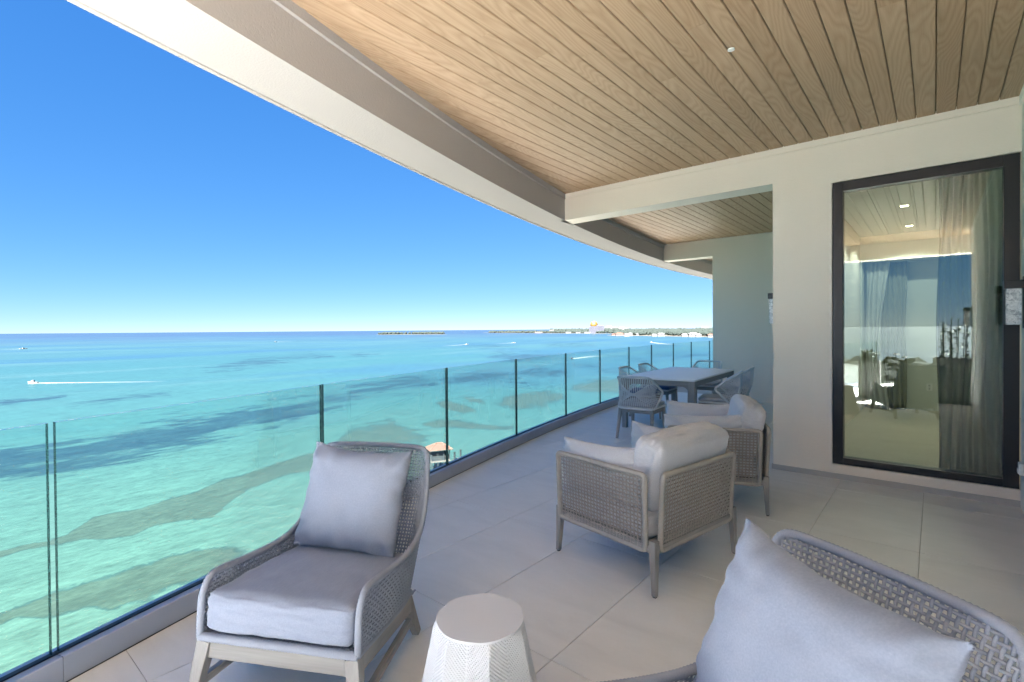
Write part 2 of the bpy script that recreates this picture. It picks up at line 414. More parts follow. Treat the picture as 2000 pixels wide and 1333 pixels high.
for k in range(-42, 5):
    x0 = .0054+k*PW+.0022; x1 = .0054+(k+1)*PW-.0022
    for (ya, yb, xmax) in ((-2.15, Y_W-.002, X_R), (Y_W+.285, Y_W2, X_L+.02), (Y_W2+.3, 16, -3.2)):
        if x0 > xmax-.02: continue
        xx1 = min(x1, xmax-.003)
        # keep within the ring beam
        ys = np.linspace(ya, yb, 400); inside = [y for y in ys if (x1-CX)**2+(y-CYC)**2 < (R_IN+.12)**2]
        if not inside: continue
        a, b_ = min(inside), max(inside)
        if b_-a < .05: continue
        cuts = [a]
        if b_-a > 3.2: cuts.append(a+(b_-a)*random.uniform(.25, .8))
        cuts.append(b_)
        for c0, c1 in zip(cuts[:-1], cuts[1:]): plank(x0, xx1, c0+.0008, c1-.0008)
sp = tubes([[(0, 0, 0), (0, 0, -.008)]], .022, 16).build('sprinkler_cover', M['plate_white'], None); sp.location = (-1.02, 3.458, Z_C-.0005)
tag(sp, 'small round white sprinkler cover in the wood ceiling', 'sprinkler')
# storeys above: keeps sun off the balcony as the real building does
up_ = MB().prism(arc_poly(R_OUT-.03, -2.4, 20.9, 14.0), 3.705, 6.9).build('upper_storey', M['plaster']); tag(up_, 'plain plaster storey above the balcony ceiling', 'building')

# ---- glass railing
rail = empty('glass_railing', (0, 0, 0), 0, 'frameless curved glass railing in a grey metal channel along the balcony edge', 'railing')
CH_H, GT = .112, 1.081
tops = [100.8, 627.9, 872, 1007.8, 1104.8, 1171.7, 1228.5, 1272.6, 1315.3, 1350.3, 1386]
def joint_y(px):
    # where the vertical plane through pixel column px (at glass-top height) meets the glass arc
    lo, hi = -3.0, 20.0
    best = None
    for y in np.linspace(lo, hi, 9200):
        p = np.array([arc_x(y, R_GL), y, GT-CAM_H]); z = p@FW
        if z < .05: continue
        X = 1000+F*(p@RT)/z
        if best is None or abs(X-px) < best[0]: best = (abs(X-px), y)
    return best[1]
J = [joint_y(p) for p in tops]
J = [J[0]-1.45*3, J[0]-1.45*2, J[0]-1.45]+J+[J[-1]+1.6, J[-1]+3.2]
GAP = .010
def pane_between(ya, yb, first_gap):
    aa, ab = arc_a(ya, R_GL), arc_a(yb, R_GL)
    p = Vector((*arc_pt(aa, R_GL), 0)); q = Vector((*arc_pt(ab, R_GL), 0)); d = (q-p).normalized(); n = Vector((-d.y, d.x, 0))
    p = p+d*GAP; q = q-d*GAP*(1.6 if first_gap else 1)
    t = .0095; z0, z1 = .05, GT
    P = [p-n*t, q-n*t, q+n*t, p+n*t]
    V = [(v.x, v.y, z0) for v in P]+[(v.x, v.y, z1) for v in P]
    Fc = [(3, 2, 1, 0), (4, 5, 6, 7), (0, 1, 5, 4), (1, 2, 6, 5), (2, 3, 7, 6), (3, 0, 4, 7)]
    o = mesh_obj('pane', V, Fc, None, rail, False, [M['rail_glass'], M['glass_edge'], M['glass_top']], [1, 2, 0, 1, 0, 1])
    return o
for k in range(len(J)-1): pane_between(J[k], J[k+1], k == 2)
for k in range(len(J)-1):
    a0 = arc_a(J[k], R_GL)+.00004; a1 = arc_a(J[k+1], R_GL)-.00004
    sweep_arc([(R_CH, 0), (R_CH, CH_H-.004), (R_CH+.004, CH_H), (R_GL-.0135, CH_H), (R_GL-.0135, .03), (R_GL-.0135, 0)], a0, a1, 4).build('base_channel', M['alu'], rail)
    sweep_arc([(R_GL+.0135, 0), (R_GL+.0135, CH_H), (R_GL+.05, CH_H), (R_GL+.05, 0)], a0, a1, 4).build('outer_channel', M['alu'], rail)
    sweep_arc([(R_GL-.0133, .04), (R_GL-.0133, CH_H+.006), (R_GL+.0133, CH_H+.006), (R_GL+.0133, .04)], a0, a1, 4).build('gasket', M['gasket'], rail)
    sweep_arc([(R_CH-.004, 0), (R_CH-.004, .004), (R_CH-.0002, .004), (R_CH-.0002, 0)], a0, a1, 4).build('sealant', M['gasket'], rail)

# ---- window
win = empty('window', ((WX0+WX1)/2, Y_W, WZ0), 0, 'tall black framed window reflecting sky and sea', 'window')
def wbox(name, x0, x1, y0, y1, z0, z1, mat, bev=.003):
    o = MB().box(x0, x1, y0, y1, z0, z1).build(name, mat, None, bev); o.parent = win; o.matrix_parent_inverse = Matrix.Translation(win.location).inverted(); return o
FR = .088; yf0, yf1 = Y_W-.004, Y_W+.12
wbox('frame', WX0+.006, WX0+FR, yf0, yf1, WZ0+.006, WZ1-.006, M['black'])
wbox('frame', WX1-FR-.012, WX1-.006, yf0, yf1, WZ0+.006, WZ1-.006, M['black'])
wbox('frame', WX0+FR, WX1-FR-.012, yf0+.002, yf1, WZ1-.006-FR, WZ1-.006, M['black'])
wbox('frame', WX0+FR, WX1-FR-.012, yf0+.002, yf1, WZ0+.006, WZ0+FR-.02, M['black'])
pg = MB().box(WX0+FR-.01, WX1-FR, Y_W+.035, Y_W+.043, WZ0+FR-.03, WZ1-FR).build('pane', M['win_glass']); pg.parent = win; pg.matrix_parent_inverse = Matrix.Translation(win.location).inverted()
wbox('sill_track', WX0+.02, WX1-.02, Y_W+.13, Y_W+.285, WZ0, WZ0+.03, M['alu'])

# ---- room behind the window
IX0, IX1, IY0, IY1, IZ = X_L+.285, 5.2, Y_W+.292, 11.15, 3.0
M['room_wall'] = mat_plaster('room_wall_paint', (.66, .67, .60, 1), 80, .05)
M['room_ceil'] = mat_plain('room_ceiling_paint', (.78, .80, .76, 1), .6)
M['room_floor'] = mat_wood('room_floor_oak', (.42, .37, .27, 1), (.62, .56, .45, 1), 0, 1.0, 5.0, .6)
rw = MB().box(IX0, IX1, IY1, IY1+.2, 0, 3.5).build('room_wall', M['room_wall']); tag(rw, 'pale green back wall of the room behind the window', 'wall')
struct(MB().box(IX0, IX1, IY0, IY1, -.02, .012).build('room_floor', M['room_floor']))
rc = struct(MB().box(IX0, IX1, IY0, IY1, IZ+.015, IZ+.2).build('room_ceiling', M['room_ceil']))
x = IX0
while x < 2.2:
    MB().box(x+.002, x+.198, IY0, IY1-.6, IZ, IZ+.014).build('plank', M['room_ceil'], rc, .003, seg=1); x += .2
MB().box(IX0, IX1, IY1-.6, IY1, IZ-.42, IZ+.014).build('soffit', M['room_wall'], rc)
rl = MB().box(IX0-.001, IX0+.02, Y_W2+.0, IY1, 0, IZ).build('room_wall', M['room_wall']); tag(rl, 'pale side wall of the room left of the back wall', 'wall')
rr = MB().box(IX1, IX1+.2, IY0, IY1, 0, 3.5).build('room_wall', M['room_wall']); tag(rr, 'far side wall of the room out of sight to the right', 'wall')
wi = MB().box(X_R+.3, IX1, Y_W, Y_W+.28, 0, 3.5).build('wall', M['plaster_r']); tag(wi, 'plaster outer wall continuing right of the window', 'wall')
def curtain(name, x0, x1, y, z0, z1, folds, depth, mat, label, dirv=(1, 0), gather=0.0, seed=1):
    rnd = random.Random(seed); n = folds*10; rows = 24; V = []; Fc = []; ph = [rnd.uniform(-.5, .5) for _ in range(folds+2)]; am = [rnd.uniform(.6, 1.25) for _ in range(folds+2)]
    for r in range(rows+1):
        t = r/rows; z = z1+(z0-z1)*t
        for i in range(n+1):
            s = i/n; f = s*folds; k = int(f); fr = f-k
            a = am[k]*(1-fr)+am[k+1]*fr; p = ph[k]*(1-fr)+ph[k+1]*fr
            off = depth*a*math.sin(2*PI*f+p+.6*t)*(.55+.45*t)
            g = 1-gather*math.sin(PI*min(1, t*1.0))
            xx = x0+(x1-x0)*(s*g)+.012*math.sin(9*t+7*s)
            V.append((dirv[0]*(xx-x0)+x0 if dirv[0] else x0-off, y+off if dirv[0] else y+(xx-x0), z))
    for r in range(rows):
        for i in range(n): a = r*(n+1)+i; Fc.append((a, a+1, a+n+2, a+n+1))
    o = mesh_obj(name, V, Fc, mat, None, True)
    md = o.modifiers.new('thick', 'SOLIDIFY'); md.thickness = .004
    tag(o, label, 'curtain'); return o
M['curtain_green'] = mat_fabric('curtain_green', (.30, .31, .24, 1), 300)
b = N('curtain_sheer'); d1 = b.n('BsdfDiffuse'); d1.inputs[0].default_value = (.85, .86, .83, 1); t1 = b.n('BsdfTranslucent'); t1.inputs[0].default_value = (.85, .86, .83, 1); mx = b.n('MixShader'); mx.inputs[0].default_value = .5
b.t.links.new(d1.outputs[0], mx.inputs[1]); b.t.links.new(t1.outputs[0], mx.inputs[2]); b.surf(mx.outputs[0]); M['sheer'] = b.m
curtain('curtain', .02, .50, Y_W+.42, .02, 2.93, 6, .06, M['curtain_green'], 'olive green curtain gathered at the right side behind the window', seed=3)
curtain('curtain', -.93, -.60, 10.85, .02, 2.58, 4, .04, M['sheer'], 'white sheer curtain at the left back corner of the room', gather=.35, seed=5)
curtain('curtain', -.72, -.38, 11.02, .02, 2.58, 5, .04, M['curtain_green'], 'dark olive curtain hanging beside the white sheer', seed=8)
for k, yy in enumerate((8.16, 9.83)):
    d = empty('downlight', (-.30, yy, IZ), 0, 'lit square recessed ceiling light in the room, ' + ('nearer' if k == 0 else 'farther')+' one', 'downlight', 'recessed room lights')
    MB().box(-.06, .06, -.06, .06, -.006, -.0005).build('trim', M['plate_white'], d)
    e = N('downlight_lens'); em = e.n('Emission'); em.inputs[0].default_value = (1, .8, .52, 1); em.inputs[1].default_value = 1.2; e.surf(em.outputs[0])
    MB().box(-.04, .04, -.025, .025, -.010, -.0062).build('lens', e.m, d)
    ld = bpy.data.lights.new('downlight_lamp', 'SPOT'); ld.energy = 2.6; ld.color = (1, .97, .92); ld.spot_size = 2.4; ld.shadow_soft_size = .04
    lo = bpy.data.objects.new('downlight_lamp', ld); COL.objects.link(lo); lo.location = (0, 0, -.02); lo.parent = d
ol = empty('outlet', (-.07, IY1, .415), 0, 'white wall outlet low on the back wall of the room', 'outlet')
MB().box(-.04, .04, -.008, -.0005, -.06, .06).build('plate', M['plate_white'], ol, .003)
for s in (-1, 1): MB().box(-.012, .012, -.0095, -.008, s*.026-.016, s*.026+.016).build('socket', mat_plain('socket_grey', (.45, .45, .44, 1)), ol)
wb = empty('outlet_box', (X_R, 5.50, .345), 0, 'small white weatherproof outlet box low on the right wall', 'outlet')
MB().box(-.028, -.0005, -.045, .045, -.045, .045).build('cover', M['plate_white'], wb, .006)
MB().box(-.034, -.0285, -.03, .03, -.036, .0).build('flap', M['plate_white'], wb, .002)

# ---- wall sconces
b = N('crystal_glass'); v = b.coord('Object', (1, 1, 1)); n = b.noise(v, 30, 3, .7, 1.2)
c = b.ramp(n, [(.35, (.34, .36, .40, 1)), (.5, (.72, .73, .75, 1)), (.65, (.92, .92, .93, 1))]); b.principled(c, .12, b.bump(n, .8, .01), .8); M['crystal'] = b.m
def sconce(loc, rz, label):
    s = empty('wall_sconce', loc, rz, label, 'wall lamp', 'crystal wall sconces')
    # local +x points away from the wall
    MB().box(.0005, .016, -.055, .055, -.36, .03).build('backplate', M['black'], s, .002)
    MB().box(.016, .125, -.06, .06, -.062, 0).build('cap', M['black'], s, .003)
    MB().box(.03, .115, -.052, -.004, -.335, -.062).build('crystal_pane', M['crystal'], s, .004)
    MB().box(.03, .115, .004, .052, -.335, -.062).build('crystal_pane', M['crystal'], s, .004)
    MB().box(.028, .118, -.0035, .0035, -.335, -.062).build('bracket', M['black'], s)
    return s
sconce((X_R, 5.36, 1.795), PI, 'black sconce with crystal panes on the right wall beside the window')
sconce((X_L, 6.07, 1.83), PI, 'black sconce with crystal panes on the side of the wall left of the window')
sconce((X_R, -1.05, 1.795), PI, 'small black sconce on the right wall behind the viewer, seen in the reflection')

# ================================================================== CUSHIONS
def fbm(x, y, z, o=3): return mnoise.fractal(Vector((x, y, z)), 1.0, 2.0, o)
def pillow(name, w_, h_, t_, mat, parent=None, seed=0, wr=1.0, n=44, pinch=.055):
    """knife-edge scatter cushion standing in x (width), z (height), thickness y"""
    V = []; Fc = []; idx = {}
    us = np.sin(np.linspace(-PI/2, PI/2, n+1)); us = .45*us+.55*np.linspace(-1, 1, n+1)
    for sgn in (1, -1):
        for i, u in enumerate(us):
            for j, v in enumerate(us):
                edge = abs(u) > .9999 or abs(v) > .9999
                if edge and sgn == -1: idx[(sgn, i, j)] = idx[(1, i, j)]; continue
                x = w_/2*u*(1-pinch*(1-v*v)*abs(u)**3); z = h_/2*v*(1-pinch*(1-u*u)*abs(v)**3)
                body = max(0, (1-abs(u)**3.2)*(1-abs(v)**3.2))**.62
                th = t_/2*body
                # wrinkles running in from the seams and out of the corners
                eu, ev = abs(u)**3, abs(v)**3
                wv = eu*math.sin(v*17+seed*1.7+2.3*fbm(v*2, seed, 1))*(.6+.4*fbm(v*3, u, seed))+ev*math.sin(u*19+seed*2.9+2.3*fbm(u*2, seed, 7))*(.6+.4*fbm(u*3, v, seed+4))
                cr = (abs(u)*abs(v))**2.2; an = math.atan2(abs(v)-.25, abs(u)-.25)
                wv += cr*1.4*math.sin(an*11+seed)
                th += wr*.009*wv*body**.4*(1-.6*body)
                th += wr*.004*fbm(u*1.6+seed*3.1, v*1.6, sgn*2.0+seed)*body
                zz = z-.018*h_*(1-u*u)*max(0, v)*wr+.003*wr*fbm(u*3+seed, v*3, 3)*ev; xx = x+.003*wr*fbm(v*3+seed, u*3, 5)*eu
                idx[(sgn, i, j)] = len(V); V.append((xx, sgn*th+(.003*wr*fbm(u*4, v*4, seed+9) if edge else 0), zz))
    for sgn in (1, -1):
        for i in range(n):
            for j in range(n):
                q = [idx[(sgn, i, j)], idx[(sgn, i+1, j)], idx[(sgn, i+1, j+1)], idx[(sgn, i, j+1)]]
                q = q[::-1] if sgn == 1 else q
                if len(set(q)) == 4: Fc.append(tuple(q))
    o = mesh_obj(name, V, Fc, mat, parent, True)
    return o
def box_cushion(name, w_, d_, t_, mat, parent=None, seed=0, crown=.02, rad=.035, n=26, wr=1.0, piping=False):
    """boxed cushion with soft edges, crowned top and seams"""
    bm = bmesh.new(); bmesh.ops.create_cube(bm, size=2.0)
    bmesh.ops.subdivide_edges(bm, edges=bm.edges[:], cuts=n, use_grid_fill=True)
    hx, hy, hz = w_/2, d_/2, t_/2
    for v in bm.verts:
        x, y, z = v.co
        X, Y, Z = x*hx, y*hy, z*hz
        ix, iy, iz = max(-hx+rad, min(hx-rad, X)), max(-hy+rad, min(hy-rad, Y)), max(-hz+rad, min(hz-rad, Z))
        dx, dy, dz = X-ix, Y-iy, Z-iz; L = math.sqrt(dx*dx+dy*dy+dz*dz)
        m = max(abs(dx), abs(dy), abs(dz))
        if L > 1e-9: k = m/L; X, Y, Z = ix+dx*k, iy+dy*k, iz+dz*k
        b_ = (1-x**4)*(1-y**4)
        Z += math.copysign(crown*b_, z)*(1 if z > 0 else .3)*abs(z)
        X += math.copysign(crown*.45*(1-z*z)*(1-y**4), x)*abs(x)**3
        Y += math.copysign(crown*.45*(1-z*z)*(1-x**4), y)*abs(y)**3
        nz = fbm(x*2.2+seed, y*2.2, z*2+seed); nf = fbm(x*6+seed, y*6, z*6)
        Z += wr*(.006*nz+.0022*nf); X += wr*.004*fbm(y*3, z*3, seed+x); Y += wr*.004*fbm(x*3+seed, z*3, y)
        v.co = (X, Y, Z)
    me = bpy.data.meshes.new(name); bm.to_mesh(me); bm.free(); me.materials.append(mat)
    me.polygons.foreach_set('use_smooth', [True]*len(me.polygons))
    o = bpy.data.objects.new(name, me); COL.objects.link(o)
    if parent is not None: o.parent = parent
    if not piping: return o
    # welt cords along the top and bottom seams
    cords = []
    for zs in (1, -1):
        P = []
        r_ = rad
        for (sx, sy, a0) in ((1, 1, 0), (-1, 1, PI/2), (-1, -1, PI), (1, -1, 1.5*PI)):
            for k in range(5):
                a = a0+k*PI/8; P.append((sx*(hx-r_)+math.cos(a)*r_*.82, sy*(hy-r_)+math.sin(a)*r_*.82, zs*(hz-rad*.22)))
        cords.append(P)
    tubes([resample(p, .02, True) for p in cords], .0032, 5, True).build('piping', mat, o, 0, True)
    return o

# ================================================================== LOUNGE CHAIRS
def lounge_chair(loc, rz, label):
    c = empty('lounge_chair', loc, rz, label, 'lounge chair', 'low woven lounge chairs')
    # rim of the woven shell, right half, front to back centre (x, y back, z)
    Th = [(.330, 0, .285), (.330, .004, .36), (.330, .016, .44), (.330, .055, .490), (.330, .12, .492), (.330, .22, .478), (.330, .34, .463), (.328, .46, .456), (.325, .56, .466), (.321, .635, .500), (.317, .69, .562), (.311, .735, .645), (.304, .770, .725), (.297, .795, .785), (.280, .808, .825), (.245, .814, .842), (.17, .818, .846), (.08, .820, .848), (0, .820, .848)]
    Bh = [(.330, 0, .283), (.330, .03, .281), (.330, .07, .278), (.330, .12, .274), (.329, .17, .269), (.328, .24, .262), (.326, .31, .255), (.322, .38, .247), (.316, .44, .240), (.308, .49, .234), (.297, .53, .229), (.283, .556, .225), (.266, .573, .222), (.246, .583, .220), (.218, .589, .219), (.18, .592, .218), (.12, .594, .218), (.06, .595, .218), (0, .595, .218)]
    def full(Hh):
        Hh = np.array(Hh); Lh = Hh[::-1][1:].copy(); Lh[:, 0] *= -1; return np.vstack([Hh, Lh])
    T = catmull(full(Th), 10); B = catmull(full(Bh), 10)
    # even spacing of warp strands measured midway up
    mid = .35*B+.65*T; d = np.r_[0, np.cumsum(np.linalg.norm(np.diff(mid, axis=0), axis=1))]
    n = int(d[-1]/.0158); s = np.linspace(0, d[-1], n+1)
    ip = lambda A: np.c_[[np.interp(s, d, A[:, k]) for k in range(3)]].T
    Bi, Ti = ip(B), ip(T)
    keep = np.linalg.norm(Ti-Bi, axis=1) > .012
    stuff(weave(Bi[keep], Ti[keep], .0162, .0026, .0047).build('woven_shell', M['rope_grey'], c, 0, True))
    wrapped(T, .0145, .0125).build('rim', M['rope_grey'], c, 0, True)
    wrapped(B, .012, .0125).build('lower_rim', M['rope_grey'], c, 0, True)
    wrapped([(-.332, .0, .283), (.332, .0, .283)], .0175, .0125).build('front_bar', M['rope_grey'], c, 0, True)
    # woven seat deck
    ys = np.linspace(.02, .57, 2)
    xs = np.linspace(-.31, .31, 32)
    stuff(weave([(x, .01, .284) for x in xs], [(x, .58, .222) for x in xs], .02, .003, .0055).build('seat_deck', M['rope_grey'], c, 0, True))
    # wooden base
    MB().hexa([(-.30, -.004, .205), (.30, -.004, .205), (.30, .026, .205), (-.30, .026, .205), (-.30, -.004, .267), (.30, -.004, .267), (.30, .026, .267), (-.30, .026, .267)]).build('front_rail', M['teak_x'], c, .002)
    for sx in (-1, 1):
        MB().hexa([(sx*.318-.014, .02, .207), (sx*.318+.014, .02, .207), (sx*.302+.014, .52, .155), (sx*.302-.014, .52, .155), (sx*.318-.014, .02, .265), (sx*.318+.014, .02, .265), (sx*.302+.014, .52, .222), (sx*.302-.014, .52, .222)]).build('side_rail', M['teak_y'], c, .002)
        MB().bar((sx*.308, .012, .268), (sx*.352, -.035, 0), .056, .048, .036, .032).build('leg', M['teak'], c, .003)
        MB().bar((sx*.285, .525, .20), (sx*.302, .615, 0), .046, .06, .032, .036).build('leg', M['teak'], c, .003)
        MB().bar((sx*.335, -.005, .105), (sx*.294, .57, .095), .024, .032).build('stretcher', M['teak_y'], c, .002)
    MB().bar((-.28, .535, .19), (.28, .535, .19), .05, .026, side=(0, 0, 1)).build('rear_rail', M['teak_x'], c, .002)
    cu = box_cushion('seat_cushion', .615, .585, .150, M['cush_grey'], c, 2, .016, .032)
    cu.location = (0, .285, .352); cu.rotation_euler = (math.radians(-5.5), 0, 0)
    return c
C1 = (-1.874, .851, 0); T1 = math.radians(28.8)
lounge_chair(C1, T1, 'woven grey lounge chair with pillow standing beside the glass railing')
C2 = (-.515, .835, 0); T2 = math.radians(-30)
c2 = lounge_chair(C2, T2, 'woven grey lounge chair cut off at the bottom right corner of the picture')
def place_local(o, base, rz, loc, rx, ry=0.0, rzz=0.0):
    R = Matrix.Translation(base) @ Matrix.Rotation(rz, 4, 'Z') @ Matrix.Translation(loc) @ Matrix.Rotation(rzz, 4, 'Z') @ Matrix.Rotation(rx, 4, 'X') @ Matrix.Rotation(ry, 4, 'Y')
    o.matrix_world = R
p1 = pillow('pillow', .525, .495, .185, M['cush_grey'], None, 1, 2.3); tag(p1, 'square grey pillow leaning in the lounge chair beside the railing', 'pillow', 'lounge chair pillows')
place_local(p1, C1, T1, (.0, .575, .648), math.radians(-20), math.radians(3))
p2 = pillow('pillow', .555, .50, .20, M['cush_grey'], None, 4, 2.3); tag(p2, 'large pale pillow in the lounge chair at the bottom right corner', 'pillow', 'lounge chair pillows')
place_local(p2, C2, T2, (.0, .56, .655), math.radians(-20), math.radians(4))

# ================================================================== SIDE TABLE
st = empty('side_table', (-1.207, 1.251, 0), 0, 'round white pleated ceramic side table with ribbed facets', 'side table')
NF = 14; SEG = 16; ROWS = 190; HT = .455
V = []; Fc = []
for r in range(ROWS+1):
    t = r/ROWS; z = HT*t
    Rr = .262-.104*t-.004*math.sin(PI*t)
    if t > .93: Rr -= .004*((t-.93)/.07)**2
    for k in range(NF):
        for s in range(SEG):
            u = s/SEG; a0 = 2*PI*(k)/NF; a = a0+2*PI*u/NF
            # alternating outer and inner fold lines
            half = 2*PI/NF
            ro, ri = Rr*1.0, Rr*.905*(1-.0*t)
            A_, B_ = (ro, ri) if k % 2 == 0 else (ri, ro)
            ax, ay = A_*math.cos(a0), A_*math.sin(a0); bx_, by_ = B_*math.cos(a0+half), B_*math.sin(a0+half)
            x, y = ax+(bx_-ax)*u, ay+(by_-ay)*u
            sgn = 1 if k % 2 == 0 else -1
            rib = math.sin(2*PI*(z*85+sgn*(u-.5)*6.2))
            rl = math.hypot(x, y); d = .0024*max(-.7, rib)*(1 if .03 < u < .99 and t < .985 else 0); blend = min(1, (1-t)/.05)
            rr_ = (rl*(.0+blend)+(Rr*.955)*(1-blend)) if t > .95 else rl
            V.append((x/rl*(rr_+d), y/rl*(rr_+d), z))
W_ = NF*SEG
for r in range(ROWS):
    for i in range(W_): j = (i+1) % W_; Fc.append((r*W_+i, r*W_+j, (r+1)*W_+j, (r+1)*W_+i))
Fc.append(tuple(range(W_-1, -1, -1)))
mesh_obj('pleated_body', V, Fc, M['white_cer'], st)
tp = []
for i in range(W_):
    k = i/W_*NF; a = 2*PI*i/W_; rr_ = .1500*(1+.010*math.cos(a*NF/2.0)); tp.append((rr_*math.cos(a), rr_*math.sin(a)))
MB().prism(tp, HT-.003, HT+.004).build('top', M['white_cer'], st)
st.rotation_euler = (0, 0, .25)

# ================================================================== ARMCHAIRS
def frame_panel(par, p00, p10, p11, p01, pitch, r_frame, mat, name='woven_panel'):
    """rectangular frame wound with rope and filled with open basket weave; corners bottom-left .. top-left"""
    p00, p10, p11, p01 = map(np.array, (p00, p10, p11, p01))
    def corner(a, b, c, r=.022): 
        u = (a-b)/np.linalg.norm(a-b); v_ = (c-b)/np.linalg.norm(c-b); return [b+u*r, b+(u+v_)*r*.29, b+v_*r]
    loop = corner(p01, p00, p10)+corner(p00, p10, p11)+corner(p10, p11, p01)+corner(p11, p01, p00)
    wrapped(loop, r_frame, .010, True).build('panel_frame', mat, par, 0, True)
    n = int(np.linalg.norm(p10-p00)/pitch); B = np.array([p00+(p10-p00)*k/n for k in range(1, n)]); T = np.array([p01+(p11-p01)*k/n for k in range(1, n)])
    mb = weave(B, T, pitch*.90, .0035, .0047)
    return stuff(mb.build(name, mat, par, 0, True))
def armchair(loc, rz, label, seed):
    c = empty('armchair', loc, rz, label, 'armchair', 'rope armchairs')
    hw, hd = .425, .385; zb, zt = .235, .655; rf = .0165
    lean = .018
    # back panel (y = +hd)
    frame_panel(c, (hw-.055, hd-.005, zb), (-hw+.055, hd-.005, zb), (-hw+.05, hd+lean, zt), (hw-.05, hd+lean, zt), .0245, rf, M['rope_taupe'])
    for s in (-1, 1):
        a, b_ = (s*hw, hd-.06), (s*hw, -hd+.04)
        P = [(a[0], a[1], zb), (b_[0], b_[1], zb), (b_[0]+s*lean, b_[1], zt), (a[0]+s*lean, a[1]+.01, zt)]
        frame_panel(c, *P, .0245, rf, M['rope_taupe'])
        # legs: tapered with a small curved shoulder
        for y, sy in ((hd-.012, 1), (-hd+.03, -1)):
            mb = MB(); x0 = s*(hw-.012)
            secs = [(.30, .040, .040, 0, 0), (.245, .040, .040, 0, 0), (.21, .037, .037, .002, .002), (.10, .030, .030, .006, .006), (.008, .025, .025, .010, .010)]
            for (z0, w0, d0, ox0, oy0), (z1, w1, d1, ox1, oy1) in zip(secs[:-1], secs[1:]):
                mb.hexa([(x0+s*ox1-w1/2, y+sy*oy1-d1/2, z1), (x0+s*ox1+w1/2, y+sy*oy1-d1/2, z1), (x0+s*ox1+w1/2, y+sy*oy1+d1/2, z1), (x0+s*ox1-w1/2, y+sy*oy1+d1/2, z1),
                         (x0+s*ox0-w0/2, y+sy*oy0-d0/2, z0), (x0+s*ox0+w0/2, y+sy*oy0-d0/2, z0), (x0+s*ox0+w0/2, y+sy*oy0+d0/2, z0), (x0+s*ox0-w0/2, y+sy*oy0+d0/2, z0)])
            lg = mb.build('leg', M['teak'], c)
            MB().box(x0+s*.010-.009, x0+s*.010+.009, y+sy*.010-.009, y+sy*.010+.009, 0, .0082).build('foot_pad', M['floor_pad'], lg)
        MB().box(s*(hw-.012)-.016, s*(hw-.012)+.016, -hd+.05, hd-.03, .232, .272).build('side_rail', M['teak_y'], c, .002)
    for y in (hd-.012, -hd+.03):
        MB().box(-hw+.03, hw-.03, y-.016, y+.016, .231, .271).build('cross_rail', M['teak_x'], c, .002)
    MB().box(-hw+.03, hw-.03, -hd+.03, hd-.03, .258, .27).build('seat_deck', M['teak_x'], c)
    cu = box_cushion('seat_cushion', .78, .70, .15, M['cush_white'], c, seed, .016, .03, wr=1.2); cu.location = (0, -.03, .35)
    bc = box_cushion('back_cushion', .74, .20, .41, M['cush_white'], c, seed+3, .018, .05, wr=1.6); bc.location = (0, hd-.125, .625); bc.rotation_euler = (math.radians(-13), 0, 0)
    for s in (-1, 1):
        ac = pillow('arm_cushion', .61, .34, .15, M['cush_white'], c, seed+5+s, 2.0, 34, .02)
        ac.rotation_euler = (math.radians(0), math.radians(-2), s*math.radians(90)); ac.location = (s*(hw-.075), -.075, .585)
    return c
AC1 = (-1.447, 3.045, 0)
armchair(AC1, math.radians(-101.5), 'rope armchair with off-white cushions seen from its back corner, nearer one', 11)
armchair((-1.50, 4.47, 0), math.radians(-68), 'rope armchair with off-white cushions beside the window wall, farther one', 23)

def added_planter(x, y, w_, d_, h_, hs, seed, label):  # boxes and shrubs added behind the viewer to mask sunlit floor glare in the window
    o = empty('planter', (x, y, 0), 0, label, 'planter')
    mb = MB(); t = .03
    mb.box(-w_/2, w_/2, -d_/2, -d_/2+t, 0, h_); mb.box(-w_/2, w_/2, d_/2-t, d_/2, 0, h_); mb.box(-w_/2, -w_/2+t, -d_/2+t, d_/2-t, 0, h_); mb.box(w_/2-t, w_/2, -d_/2+t, d_/2-t, 0, h_)
    mb.build('box', M['planter_grey'], o); MB().box(-w_/2+t, w_/2-t, -d_/2+t, d_/2-t, h_-.12, h_-.06).build('soil', M['soil'], o)
    rnd = random.Random(seed); V = []; Fc = []; stems = []
    for k in range(16):
        bx_, by_ = rnd.uniform(-w_/2+.06, w_/2-.06), rnd.uniform(-d_/2+.06, d_/2-.06); top = Vector((bx_*1.1, by_*1.3, h_+hs*rnd.uniform(.6, 1)))
        base = Vector((bx_, by_, h_-.08)); stems.append([tuple(base), tuple(base.lerp(top, .5)), tuple(top)])
        for q in range(26):
            p = base.lerp(top, .1+.9*rnd.random()); a_ = rnd.uniform(0, 2*PI); L = rnd.uniform(.06, .13); d = Vector((math.cos(a_), math.sin(a_), rnd.uniform(-.3, .7))).normalized(); sd_ = d.cross(Vector((0, 0, 1))).normalized()*L*.22; n0 = len(V)
            V += [tuple(p), tuple(p+d*L*.5+sd_), tuple(p+d*L), tuple(p+d*L*.5-sd_)]; Fc.append((n0, n0+1, n0+2, n0+3))
    tubes(stems, .006, 5).build('stem', M['trunk_brown'], o); stuff(mesh_obj('foliage', V, Fc, M['shrub'], o)); return o
M['planter_grey'] = mat_plain('planter_grey', (.16, .16, .155, 1), .8); M['soil'] = mat_plain('soil', (.03, .022, .016, 1), .95); M['trunk_brown'] = mat_plain('stem_brown', (.09, .07, .05, 1), .9); M['shrub'] = mat_plain('shrub_leaf', (.025, .045, .02, 1), .6, 0, .3, .3, 20)
added_planter(.24, -1.16, .54, .34, .86, .75, 3, 'grey planter with tall shrub against the right wall, mirrored in the window')

added_planter(-1.03, -1.25, .36, .30, .76, .22, 6, 'small grey planter with a low plant, mirrored in the window left of the tall shrub')

